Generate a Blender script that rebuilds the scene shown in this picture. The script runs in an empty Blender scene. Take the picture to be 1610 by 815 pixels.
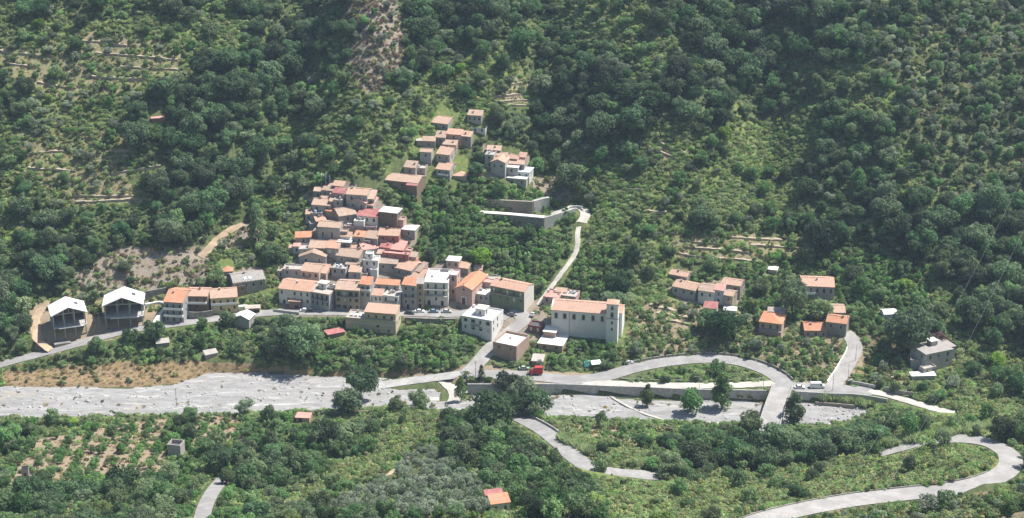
import bpy, math, random
import numpy as np

# ------------------------------------------------------------------ camera, sky, sun, exposure
scene = bpy.context.scene
COL = scene.collection
CAM_Y, CAM_Z, PITCH = -629.0, 307.0, 22.0
F_PX, UW, UH = 2800.0, 1610.0, 815.0
cam_d = bpy.data.cameras.new('camera')
cam_d.sensor_width = 36.0
cam_d.lens = 36.0 * F_PX / UW
cam_d.clip_start = 1.0
cam_d.clip_end = 9000.0
cam = bpy.data.objects.new('camera', cam_d)
cam.location = (0, CAM_Y, CAM_Z)
cam.rotation_euler = (math.radians(90 - PITCH), 0, 0)
COL.objects.link(cam)
scene.camera = cam

SUN_EL, SUN_AZ = 59.0, 67.0
world = bpy.data.worlds.new('World')
scene.world = world
world.use_nodes = True
wn = world.node_tree
bg = wn.nodes['Background']
sky = wn.nodes.new('ShaderNodeTexSky')
sky.sky_type = 'NISHITA'
sky.sun_disc = False
sky.sun_elevation = math.radians(SUN_EL)
sky.sun_rotation = math.radians(SUN_AZ)
sky.altitude = 300
wn.links.new(sky.outputs['Color'], bg.inputs['Color'])
bg.inputs['Strength'].default_value = 0.10

sun_d = bpy.data.lights.new('sun', 'SUN')
sun_d.energy = 5.0
sun_d.angle = math.radians(0.53)
sun_d.color = (1.0, 0.955, 0.88)
sun = bpy.data.objects.new('sun', sun_d)
_e, _a = math.radians(SUN_EL), math.radians(SUN_AZ)
S = (math.cos(_e) * math.sin(_a), math.cos(_e) * math.cos(_a), math.sin(_e))
from mathutils import Vector, Matrix
sun.rotation_euler = Vector(S).to_track_quat('Z', 'Y').to_euler()
COL.objects.link(sun)

scene.view_settings.view_transform = 'Standard'
scene.view_settings.look = 'None'
scene.view_settings.exposure = 0.66
scene.view_settings.gamma = 1.0
scene.view_settings.use_curve_mapping = False
scene.cycles.max_bounces = 5
scene.cycles.diffuse_bounces = 3
scene.cycles.glossy_bounces = 2
scene.cycles.transmission_bounces = 3
scene.cycles.volume_bounces = 0
scene.cycles.transparent_max_bounces = 6
scene.cycles.use_denoising = True
scene.cycles.denoiser = 'OPENIMAGEDENOISE'
scene.cycles.denoising_input_passes = 'RGB_ALBEDO_NORMAL'
scene.cycles.denoising_prefilter = 'ACCURATE'

rng = np.random.default_rng(11)
random.seed(5)

# ------------------------------------------------------------------ surveying: photograph <-> valley
CP, SP = math.cos(math.radians(PITCH)), math.sin(math.radians(PITCH))

def project(x, y, z):
    dy, dz = y - CAM_Y, z - CAM_Z
    dep = dy * CP - dz * SP
    up = dy * SP + dz * CP
    return 805 + F_PX * x / dep, 407.5 - F_PX * up / dep, dep

def ray(u, v):
    a, b = (u - 805) / F_PX, (407.5 - v) / F_PX
    d = np.array([a, CP + b * SP, -SP + b * CP])
    return d / np.linalg.norm(d)

def on_plane(u, v, z):
    d = ray(u, v)
    t = (z - CAM_Z) / d[2]
    return np.array([d[0] * t, CAM_Y + d[1] * t, z])

# ------------------------------------------------------------------ terrain height
def vnoise(x, y, seed, scale):
    x = np.asarray(x) / scale; y = np.asarray(y) / scale
    xi = np.floor(x).astype(np.int64); yi = np.floor(y).astype(np.int64)
    fx, fy = x - xi, y - yi
    fx = fx * fx * (3 - 2 * fx); fy = fy * fy * (3 - 2 * fy)
    def h(a, b):
        n = (a * 374761393 + b * 668265263 + seed * 1442695041) & 0x7fffffff
        n = ((n ^ (n >> 13)) * 1274126177) & 0x7fffffff
        return ((n ^ (n >> 16)) & 0xffff) / 65535.0
    return ((h(xi, yi) * (1 - fx) + h(xi + 1, yi) * fx) * (1 - fy) +
            (h(xi, yi + 1) * (1 - fx) + h(xi + 1, yi + 1) * fx) * fy)

def smooth(a, b, t):
    t = np.clip((t - a) / (b - a), 0, 1)
    return t * t * (3 - 2 * t)

XN = [-210, -196, -150, -132, -120, -100, -60, -40, -28, -18, 18, 50, 92, 100, 138, 146, 300]
YN = [-3, -3, -4, -1, 9, 9, 6, 5, 0, -6, -9, -10, -15, -15, -15, -15, -15]
XS = [-210, -100, -50, -25, 0, 25, 75, 100, 118, 132, 142, 300]
YS = [-32, -27, -23, -26, -30, -31, -35, -37, -36, -29, -17, -16.5]
PN = [(-30, 2.4), (5, 3.3), (12, 4.5), (25, 7.5), (43, 12), (56, 13.5), (70, 20), (110, 41), (160, 73), (220, 112), (300, 165), (440, 235), (620, 292), (4000, 296)]
PSL = [(0, 0), (2.5, 2.4), (20, 3), (60, 6.5), (80, 12), (130, 30), (300, 98), (470, 213), (595, 301), (700, 303), (4000, 304)]
PSR = [(0, 0), (3, 2.4), (20, 6), (40, 12.5), (65, 20), (90, 27), (130, 40), (300, 100), (470, 214), (595, 301), (700, 303), (4000, 304)]
def tab(p, t):
    return np.interp(t, [a for a, b in p], [b for a, b in p])

def base_height(x, y):
    x = np.asarray(x, float); y = np.asarray(y, float)
    yn = np.interp(x, XN, YN); ys = np.interp(x, XS, YS)
    shift = np.interp(x, [-230, -180, -140, -100, 120, 150, 220], [20, 16, 9, 0, 0, 8, 22])
    shift = shift * smooth(9, 26, y)
    far = tab(PN, y + shift)
    low = 1 - smooth(-105, -85, x)
    far = far * (1 - low * .62 * (1 - smooth(3, 15, y)))
    # the hillside's spurs and gullies
    k = smooth(62, 150, y + shift)
    w = (y - 60) * 0.12
    xs = x + w * 0.4
    rel = 9 * np.exp(-((xs + 58) / 22) ** 2) - 10 * np.exp(-((xs + 98) / 16) ** 2) - 9 * np.exp(-((xs - 22) / 17) ** 2)
    rel += 7 * np.exp(-((xs - 75) / 30) ** 2) - 8 * np.exp(-((xs - 120) / 18) ** 2) + 6 * np.exp(-((xs - 175) / 26) ** 2)
    rel += 5 * np.exp(-((xs + 160) / 30) ** 2)
    far = far + k * rel * 1.35 + k * 6 * (vnoise(x, y, 3, 38) - .5) + k * 2.2 * (vnoise(x, y, 4, 13) - .5)
    far = far + smooth(10, 40, y) * 0.8 * (vnoise(x, y, 5, 9) - .5)
    bankh = np.clip((y - yn) / 3.5, 0, 1)
    north = far * bankh * bankh * (3 - 2 * bankh)
    t = ys - y
    wl = smooth(-55, -15, x)
    wl = wl * (1 - 0.45 * smooth(20, 60, x) * (1 - smooth(90, 130, x)) * (1 - smooth(70, 120, t)))
    south = tab(PSL, t) * (1 - wl) + tab(PSR, t) * wl
    south = south + smooth(4, 30, t) * (1.6 * (vnoise(x, y, 6, 22) - .5) + .6 * (vnoise(x, y, 7, 7) - .5))
    z = np.where(y > yn, north, np.where(y < ys, south, 0.0))
    bed = ((y <= yn + 1) & (y >= ys - 1))
    fill = smooth(136, 152, x)                       # the channel dies out to the right under scrub
    z = np.where((y > -45) & (y < 10), np.maximum(z, fill * (3.4 + .05 * np.abs(y + 16))), z)
    z = z + np.where(bed, .55 * (vnoise(x * .35, y, 8, 4.5) - .5) + .25 * (vnoise(x * .5, y, 9, 1.8) - .5), 0)
    return z

def axis(a, b, step, out):
    f = np.arange(a, b + 1e-6, step)
    lo = a - np.array(out)[::-1]; hi = b + np.array(out)
    return np.concatenate([lo, f, hi])
OUT = [4, 10, 20, 35, 60, 100, 160, 260, 380, 520]
GX = axis(-285, 285, 1.25, OUT)
GY = axis(-200, 255, 1.25, OUT)
XX, YY = np.meshgrid(GX, GY)
ZZ = base_height(XX, YY)
def ground(x, y):
    fx = np.interp(x, GX, np.arange(len(GX))); fy = np.interp(y, GY, np.arange(len(GY)))
    i = np.clip(np.floor(fx).astype(int), 0, len(GX) - 2); j = np.clip(np.floor(fy).astype(int), 0, len(GY) - 2)
    a, b = fx - i, fy - j
    return (ZZ[j, i] * (1 - a) + ZZ[j, i + 1] * a) * (1 - b) + (ZZ[j + 1, i] * (1 - a) + ZZ[j + 1, i + 1] * a) * b

T_RAY = np.arange(430, 1000, 0.5)
def hit(u, v, lift=0.0, lift_px=None):
    """where the sight line of (u, v) meets the terrain raised by lift metres"""
    d = ray(u, v)
    P = np.array([0, CAM_Y, CAM_Z])[None] + T_RAY[:, None] * d[None]
    h = lift
    if lift_px is not None:
        h = lift_px / (F_PX / T_RAY * 0.9)
    g = P[:, 2] - h - ground(P[:, 0], P[:, 1])
    k = np.argmax(g < 0)
    if g[k] >= 0:
        k = len(g) - 1
    return P[k] if lift_px is None else (P[k], float(h[k]))

# ------------------------------------------------------------------ object helpers
def tag(o, label=None, cat=None, group=None, kind=None):
    if label: o['label'] = label
    if cat: o['category'] = cat
    if group: o['group'] = group
    if kind: o['kind'] = kind
    return o

def empty(name, loc, rz=0.0):
    o = bpy.data.objects.new(name, None)
    o.empty_display_size = 0.5
    o.location = loc
    o.rotation_euler = (0, 0, rz)
    COL.objects.link(o)
    return o

class MB:
    """collects faces, builds ONE mesh object"""
    def __init__(self):
        self.v = []; self.f = []; self.m = []
    def poly(self, pts, mi=0):
        n = len(self.v)
        self.v += [tuple(map(float, p)) for p in pts]
        self.f.append(tuple(range(n, n + len(pts)))); self.m.append(mi)
    def prism(self, bot, top, mi=0):
        n = len(bot)
        self.poly(top, mi); self.poly(bot[::-1], mi)
        for i in range(n):
            j = (i + 1) % n
            self.poly([bot[i], bot[j], top[j], top[i]], mi)
    def box(self, x0, x1, y0, y1, z0, z1, mi=0):
        b = [(x0, y0, z0), (x1, y0, z0), (x1, y1, z0), (x0, y1, z0)]
        self.prism(b, [(p[0], p[1], z1) for p in b], mi)
    def slab(self, pts, th, mi=0):
        self.prism([(p[0], p[1], p[2] - th) for p in pts], pts, mi)
    def tube(self, p0, p1, r0, r1=None, n=6, mi=0):
        r1 = r0 if r1 is None else r1
        p0, p1 = Vector(p0), Vector(p1)
        d = (p1 - p0)
        if d.length < 1e-6: return
        d.normalize()
        a = d.orthogonal().normalized(); b = d.cross(a)
        A = []; B = []
        for k in range(n):
            t = 2 * math.pi * k / n
            o = a * math.cos(t) + b * math.sin(t)
            A.append(p0 + o * r0); B.append(p1 + o * r1)
        self.prism(A, B, mi)
    def mesh(self, name, mats):
        me = bpy.data.meshes.new(name)
        me.from_pydata(self.v, [], self.f)
        for m in (mats if isinstance(mats, (list, tuple)) else [mats]):
            me.materials.append(m)
        if any(self.m):
            me.polygons.foreach_set('material_index', self.m)
        me.update()
        return me
    def build(self, name, mats, parent=None, loc=None, rz=0):
        return obj(name, self.mesh(name, mats), parent, loc, rz)

def obj(name, me, parent=None, loc=None, rz=0):
    o = bpy.data.objects.new(name, me)
    COL.objects.link(o)
    if parent is not None: o.parent = parent
    if loc is not None: o.location = loc
    if rz: o.rotation_euler = (0, 0, rz)
    return o

# ------------------------------------------------------------------ materials
MATS = {}
class NT:
    def __init__(self, name):
        self.m = bpy.data.materials.new(name); self.m.use_nodes = True
        self.t = self.m.node_tree; self.t.nodes.clear()
        self.out = self.n('ShaderNodeOutputMaterial')
    def n(self, k, **kw):
        x = self.t.nodes.new(k)
        for a, b in kw.items(): setattr(x, a, b)
        return x
    def l(self, a, b): self.t.links.new(a, b)
    def ramp(self, fac, stops, interp='LINEAR'):
        r = self.n('ShaderNodeValToRGB'); r.color_ramp.interpolation = interp
        e = r.color_ramp.elements
        while len(e) < len(stops): e.new(0.5)
        for k, (p, c) in enumerate(stops):
            e[k].position = p; e[k].color = (*c, 1) if len(c) == 3 else c
        self.l(fac, r.inputs[0]); return r.outputs[0]
    def noise(self, vec, scale, detail=4, rough=.6, dist=0.0):
        x = self.n('ShaderNodeTexNoise')
        x.inputs['Scale'].default_value = scale; x.inputs['Detail'].default_value = detail
        x.inputs['Roughness'].default_value = rough; x.inputs['Distortion'].default_value = dist
        if vec is not None: self.l(vec, x.inputs['Vector'])
        return x.outputs[0]
    def mix(self, fac, a, b, mode='MIX'):
        x = self.n('ShaderNodeMix', data_type='RGBA', blend_type=mode)
        for s, v in ((0, fac), (6, a), (7, b)):
            if hasattr(v, 'links') or hasattr(v, 'node'): self.l(v, x.inputs[s])
            elif s == 0: x.inputs[s].default_value = v
            else: x.inputs[s].default_value = (*v, 1)
        return x.outputs[2]
    def math(self, op, a, b=0.0, clamp=False):
        x = self.n('ShaderNodeMath', operation=op, use_clamp=clamp)
        for s, v in ((0, a), (1, b)):
            if hasattr(v, 'node'): self.l(v, x.inputs[s])
            else: x.inputs[s].default_value = v
        return x.outputs[0]
    def mapping(self, vec, scale=(1, 1, 1), rot=(0, 0, 0)):
        x = self.n('ShaderNodeMapping'); x.inputs['Scale'].default_value = scale; x.inputs['Rotation'].default_value = rot
        self.l(vec, x.inputs['Vector']); return x.outputs[0]
    def coords(self):
        """object coordinates shifted by a random amount for each object"""
        tc = self.n('ShaderNodeTexCoord'); oi = self.n('ShaderNodeObjectInfo')
        v = self.n('ShaderNodeVectorMath', operation='MULTIPLY_ADD')
        self.l(tc.outputs['Object'], v.inputs[0]); v.inputs[1].default_value = (1, 1, 1)
        s = self.math('MULTIPLY', oi.outputs['Random'], 137.0)
        self.l(s, v.inputs[2])
        return v.outputs[0], oi.outputs['Random']
    def pos(self):
        return self.n('ShaderNodeNewGeometry').outputs['Position']
    def surface(self, color, rough=.85, bump=None, bstr=.4, bdist=.1, metal=0, spec=.3):
        p = self.n('ShaderNodeBsdfPrincipled')
        if hasattr(color, 'node'): self.l(color, p.inputs['Base Color'])
        else: p.inputs['Base Color'].default_value = (*color, 1)
        p.inputs['Roughness'].default_value = rough; p.inputs['Metallic'].default_value = metal
        p.inputs['Specular IOR Level'].default_value = spec
        if bump is not None:
            b = self.n('ShaderNodeBump'); b.inputs['Strength'].default_value = bstr; b.inputs['Distance'].default_value = bdist
            self.l(bump, b.inputs['Height']); self.l(b.outputs[0], p.inputs['Normal'])
        self.l(p.outputs[0], self.out.inputs['Surface'])
        return self.m

def lerp(a, b, t): return tuple(x * (1 - t) + y * t for x, y in zip(a, b))

def plaster(name, c, wear=.35):
    k = 'plaster_' + name
    if k in MATS: return MATS[k]
    t = NT(k); v, r = t.coords()
    n1 = t.noise(t.mapping(v, (1, 1, .35)), .55, 5, .65)
    n2 = t.noise(v, 2.6, 4, .7)
    col = t.ramp(n1, [(.3, lerp(c, (.2, .19, .175), wear)), (.5, c), (.72, lerp(c, (.6, .57, .5), .22))])
    col = t.mix(t.math('MULTIPLY', n2, .3), col, lerp(c, (.22, .2, .17), .5))
    tone = t.ramp(r, [(0, (.86, .86, .87)), (.5, (1, 1, 1)), (1, (1.0, .95, .9))])
    col = t.mix(1.0, col, tone, 'MULTIPLY')
    MATS[k] = t.surface(col, .9, n2, .3, .06)
    return MATS[k]

def tiles(name, c, c2, lich=.3):
    k = 'roof_tiles_' + name
    if k in MATS: return MATS[k]
    t = NT(k); v, r = t.coords()
    n1 = t.noise(v, .8, 5, .7)
    n2 = t.noise(t.mapping(v, (4.5, 1.4, 1.4)), 1.0, 3, .8)
    col = t.mix(t.ramp(n1, [(.35, (0, 0, 0)), (.65, (1, 1, 1))]), c, c2)
    col = t.mix(t.ramp(n2, [(.42, (0, 0, 0)), (.68, (.85, .85, .85))]), col, lerp(c, (.17, .13, .11), .6))
    vo = t.n('ShaderNodeTexVoronoi'); vo.inputs['Scale'].default_value = .55; t.l(t.mapping(v, (1, .8, .8)), vo.inputs['Vector'])
    sp_ = t.n('ShaderNodeSeparateColor'); t.l(vo.outputs['Color'], sp_.inputs[0])
    col = t.mix(t.ramp(sp_.outputs[0], [(.55, (0, 0, 0)), (.6, (.45, .45, .45))], 'CONSTANT'), col, lerp(c2, (.6, .42, .33), .35))
    n3 = t.noise(v, 1.9, 3, .75)
    col = t.mix(t.ramp(n3, [(.55, (0, 0, 0)), (.75, (lich, lich, lich))]), col, (.56, .49, .41))
    tone = t.ramp(r, [(0, (.84, .86, .87)), (.5, (1, 1, 1)), (1, (1, .93, .88))])
    col = t.mix(1.0, col, tone, 'MULTIPLY')
    w = t.n('ShaderNodeTexWave', wave_type='BANDS', bands_direction='X')
    w.inputs['Scale'].default_value = 1.25; w.inputs['Distortion'].default_value = .6
    t.l(v, w.inputs['Vector'])
    MATS[k] = t.surface(col, .9, t.math('ADD', w.outputs['Fac'], n2), .5, .07)
    return MATS[k]

def simple(name, c, rough=.8, var=.25, scale=1.5, metal=0, spec=.3):
    k = name
    if k in MATS: return MATS[k]
    t = NT(k); v, r = t.coords()
    n = t.noise(v, scale, 5, .65)
    col = t.ramp(n, [(.3, tuple(x * (1 - var) for x in c)), (.7, tuple(min(1, x * (1 + var * .6)) for x in c))])
    MATS[k] = t.surface(col, rough, n, .25, .05, metal, spec)
    return MATS[k]

WALL = {n: plaster(n, c, w) for n, c, w in [
    ('stone', (.31, .295, .275), .45), ('grey', (.40, .395, .385), .35), ('cream', (.72, .695, .65), .18), ('white', (.74, .73, .70), .18),
    ('tan', (.56, .47, .345), .2), ('pink', (.56, .41, .35), .25), ('red', (.40, .15, .13), .25), ('green', (.15, .205, .125), .25),
    ('yellow', (.58, .49, .25), .2), ('ochre', (.40, .34, .25), .4), ('brown', (.23, .165, .125), .4), ('concrete', (.40, .385, .36), .35),
    ('brick', (.43, .30, .235), .3), ('rose', (.52, .36, .33), .3), ('darkred', (.22, .085, .075), .3), ('blue', (.55, .6, .66), .2), ('church', (.80, .785, .755), .14)]}
ROOF = {n: tiles(n, a, b, l) for n, a, b, l in [
    ('tan', (.58, .42, .325), (.42, .29, .215), .4), ('old', (.47, .37, .295), (.33, .255, .2), .5), ('orange', (.63, .295, .17), (.52, .245, .145), .2),
    ('terra', (.62, .395, .295), (.48, .30, .225), .35), ('red', (.46, .16, .15), (.40, .15, .145), .12), ('pink', (.68, .36, .32), (.58, .3, .27), .3),
    ('grey', (.42, .395, .37), (.35, .33, .31), .3)]}
ROOF['white'] = plaster('roof_white', (.74, .73, .715), .3)
ROOF['pale'] = plaster('roof_pale', (.44, .405, .37), .4)
ROOF['blue'] = plaster('roof_blue', (.62, .68, .74), .12)
ROOF['dark'] = simple('roof_dark', (.10, .10, .105), .6)
GLASS = simple('window_glass', (.025, .028, .032), .25, .3, 1, 0, .5)
FRAME = {n: simple('frame_' + n, c, .6, .15) for n, c in [('brown', (.13, .075, .045)), ('white', (.68, .67, .64)), ('green', (.08, .13, .09)), ('grey', (.3, .3, .3)), ('stone', (.42, .39, .34))]}
IRON = simple('iron_rail', (.09, .09, .095), .5, .2)
CONC = simple('concrete', (.42, .41, .385), .9, .3, .7)
CONC_D = simple('concrete_aged_shade', (.25, .238, .215), .92, .4, .6)  # aged concrete; inside the unfinished houses its dark tone stands for shade
WHITE = simple('white_paint', (.80, .79, .77), .5, .06)
STONE_WALL = simple('dry_stone', (.30, .265, .215), .95, .5, 2.5)
ROOF['slate'] = plaster('roof_slate', (.33, .31, .295), .3)

# ------------------------------------------------------------------ roads: centre lines (u, v[, z]) surveyed from the photograph
ASPHALT = [
 # name, label, width, material, points
 ('village_road', 'grey road climbing from the left edge along the front of the village', 6.0, 'asphalt',
  [(-60, 590), (0, 573), (60, 557), (120, 541), (170, 527), (215, 517), (300, 506), (370, 497), (440, 491), (540, 491), (640, 492), (705, 494), (760, 491), (800, 500)]),
 ('ramp_road', 'short pale street dropping from the village square past the brick house', 6.5, 'concrete_road',
  [(812, 486), (822, 502), (806, 518), (786, 533), (768, 551), (750, 572), (735, 586, 3.6)]),
 ('river_track', 'chalky track fanning from the valley road down onto the gravel', 6.0, 'gravel_track',
  [(765, 587, 3.5), (730, 588, 3.3), (690, 593, 2.2), (645, 599, 1.0), (600, 605, .25), (555, 609, -.5)]),
 ('ford_track', 'short white track dropping from the bank onto the riverbed', 4.5, 'chalk',
  [(690, 593, 2.2), (704, 604, 1.2), (716, 618, .45), (712, 636, -.4)]),
 ('valley_road', 'pale asphalt road beside the river swinging round the green loop to the bridge', 7.6, 'asphalt',
  [(728, 590, 3.45), (745, 588, 3.5), (780, 589, 3.55), (830, 591, 3.6), (900, 597, 3.6), (950, 592, 3.6), (1000, 578, 3.9), (1050, 569, 4.2), (1110, 564, 4.4), (1160, 568, 4.3), (1200, 580, 4.0), (1226, 595, 3.7), (1234, 607, 3.6)]),
 ('river_lane', 'chalky white lane between the river wall and the green loop', 4.5, 'chalk',
  [(915, 600, 3.6), (990, 604, 3.6), (1060, 606, 3.6), (1140, 606, 3.6), (1205, 603, 3.6), (1222, 601, 3.65)]),
 ('east_road', 'pale road running right from the bridge past the white van', 8.0, 'asphalt',
  [(1222, 604, 3.6), (1260, 608, 3.6), (1320, 612, 3.6), (1370, 614, 3.6)]),
 ('east_track', 'narrow dirt continuation of the road beyond the stone gate', 4.0, 'chalk',
  [(1366, 615, 3.6), (1400, 622, 3.6), (1450, 637, 3.6), (1500, 650, 3.8)]),
 ('side_road', 'short lane with a white kerb climbing right beside the garden slope', 6.0, 'concrete_road',
  [(1308, 610, 3.6), (1322, 590), (1334, 570), (1344, 550), (1340, 534), (1330, 522)]),
 ('hillside_path', 'narrow chalky footpath winding up from the church to the terraces', 1.9, 'chalk',
  [(846, 480), (858, 463), (872, 444), (884, 428), (903, 402), (908, 384), (908, 366), (913, 350), (921, 338), (918, 328), (905, 324), (890, 328), (872, 338), (855, 341), (830, 338), (800, 336), (758, 333)]),
 ('path_bend', 'broad chalky bend of the path right of the retaining walls', 4.2, 'chalk',
  [(868, 338), (884, 331), (902, 325), (917, 329), (920, 339), (914, 350)]),
 ('spur_road', 'grey road curving down over the grassy spur in the foreground', 7.0, 'asphalt',
  [(812, 655), (832, 664), (858, 679), (882, 698), (903, 718), (928, 734), (960, 743), (1000, 746), (1040, 748)]),
 ('hairpin_road', 'broad pale hairpin road sweeping round the lower right corner', 7.4, 'concrete_road',
  [(1150, 836), (1200, 816), (1270, 799), (1350, 785), (1430, 776), (1500, 768), (1552, 756), (1584, 738), (1588, 718), (1570, 703), (1545, 694), (1510, 689), (1470, 690), (1430, 697), (1380, 710)]),
 ('corner_road', 'pale stub of road between trees at the lower left edge', 5.0, 'asphalt',
  [(352, 752), (338, 768), (326, 788), (318, 812), (316, 834)]),
 ('dirt_path', 'pale dirt path slanting down the grassy bank in the foreground', 1.2, 'soil_path',
  [(664, 700), (652, 712), (622, 738), (596, 758), (560, 780), (545, 790)]),
 ('bend_track', 'sandy track curving round the far left unfinished house', 3.0, 'orange_earth',
  [(80, 474), (66, 486), (57, 502), (56, 520), (64, 538), (80, 551)]),
 ('hill_cut', 'bare orange earth track above the left end of the village', 5.0, 'orange_earth',
  [(384, 352), (362, 362), (345, 376), (330, 392), (314, 404)]),
]
def resample(P, step):
    P = np.array(P, float)
    # Catmull-Rom through the points, then even spacing
    Q = []
    n = len(P)
    for i in range(n - 1):
        p0, p1, p2, p3 = P[max(i - 1, 0)], P[i], P[i + 1], P[min(i + 2, n - 1)]
        for t in np.linspace(0, 1, 12, endpoint=False):
            Q.append(.5 * ((2 * p1) + (-p0 + p2) * t + (2 * p0 - 5 * p1 + 4 * p2 - p3) * t * t + (-p0 + 3 * p1 - 3 * p2 + p3) * t ** 3))
    Q.append(P[-1]); Q = np.array(Q)
    s = np.concatenate([[0], np.cumsum(np.linalg.norm(np.diff(Q, axis=0), axis=1))])
    k = max(2, int(s[-1] / step) + 1)
    ss = np.linspace(0, s[-1], k)
    return np.stack([np.interp(ss, s, Q[:, c]) for c in range(Q.shape[1])], 1)

def centre_line(pts):
    W = []
    for p in pts:
        if len(p) == 3:
            W.append([p[0], p[1], p[2]])
        else:
            W.append([p[0], p[1], hit(p[0], p[1])[2]])
    W = np.array(W)
    z = W[:, 2].copy()
    for _ in range(3):                       # even the gradient out
        zz = z.copy()
        for i in range(1, len(z) - 1):
            if len(pts[i]) == 2: zz[i] = .25 * z[i - 1] + .5 * z[i] + .25 * z[i + 1]
        z = zz
    return resample([on_plane(u, v, q) for (u, v, _), q in zip(W, z)], 1.5)

ROADS = {}
DIST = np.full(ZZ.shape, 1e9); ZRD = np.zeros(ZZ.shape)
def carve(line, hw):
    R = hw + 5
    for p in line:
        i0, i1 = np.searchsorted(GX, [p[0] - R, p[0] + R]); j0, j1 = np.searchsorted(GY, [p[1] - R, p[1] + R])
        d = np.hypot(XX[j0:j1, i0:i1] - p[0], YY[j0:j1, i0:i1] - p[1]) - hw
        m = d < DIST[j0:j1, i0:i1]
        DIST[j0:j1, i0:i1][m] = d[m]; ZRD[j0:j1, i0:i1][m] = p[2]
for name, label, wd, mat, pts in ASPHALT:
    ln = centre_line(pts)
    ROADS[name] = (ln, wd)
    carve(ln, wd / 2)
BRIDGE = np.array([on_plane(1231, 606, 3.6), on_plane(1216, 648, 3.6), on_plane(1203, 692, 3.6)])
k = smooth(0.5, 5.0, DIST)
NEAR = DIST < 6
ZZ = np.where(NEAR, (ZRD - .22) * (1 - k) + ZZ * k, ZZ)

WALLN = np.array([on_plane(u, v, 4.3) for u, v in ((735, 603), (800, 603), (880, 603), (960, 606), (1020, 608), (1085, 611), (1140, 612), (1205, 613), (1250, 615), (1300, 618), (1350, 620))])
wl_ = np.interp(XX, WALLN[:, 0], WALLN[:, 1])
front = (XX > WALLN[0, 0]) & (XX < WALLN[-1, 0]) & (YY < wl_ - .5) & (YY > np.interp(XX, XS, YS) + 1)
ZZ = np.where(front, np.minimum(ZZ, .15), ZZ)                # the riverbed starts at the foot of the river walls

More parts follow.
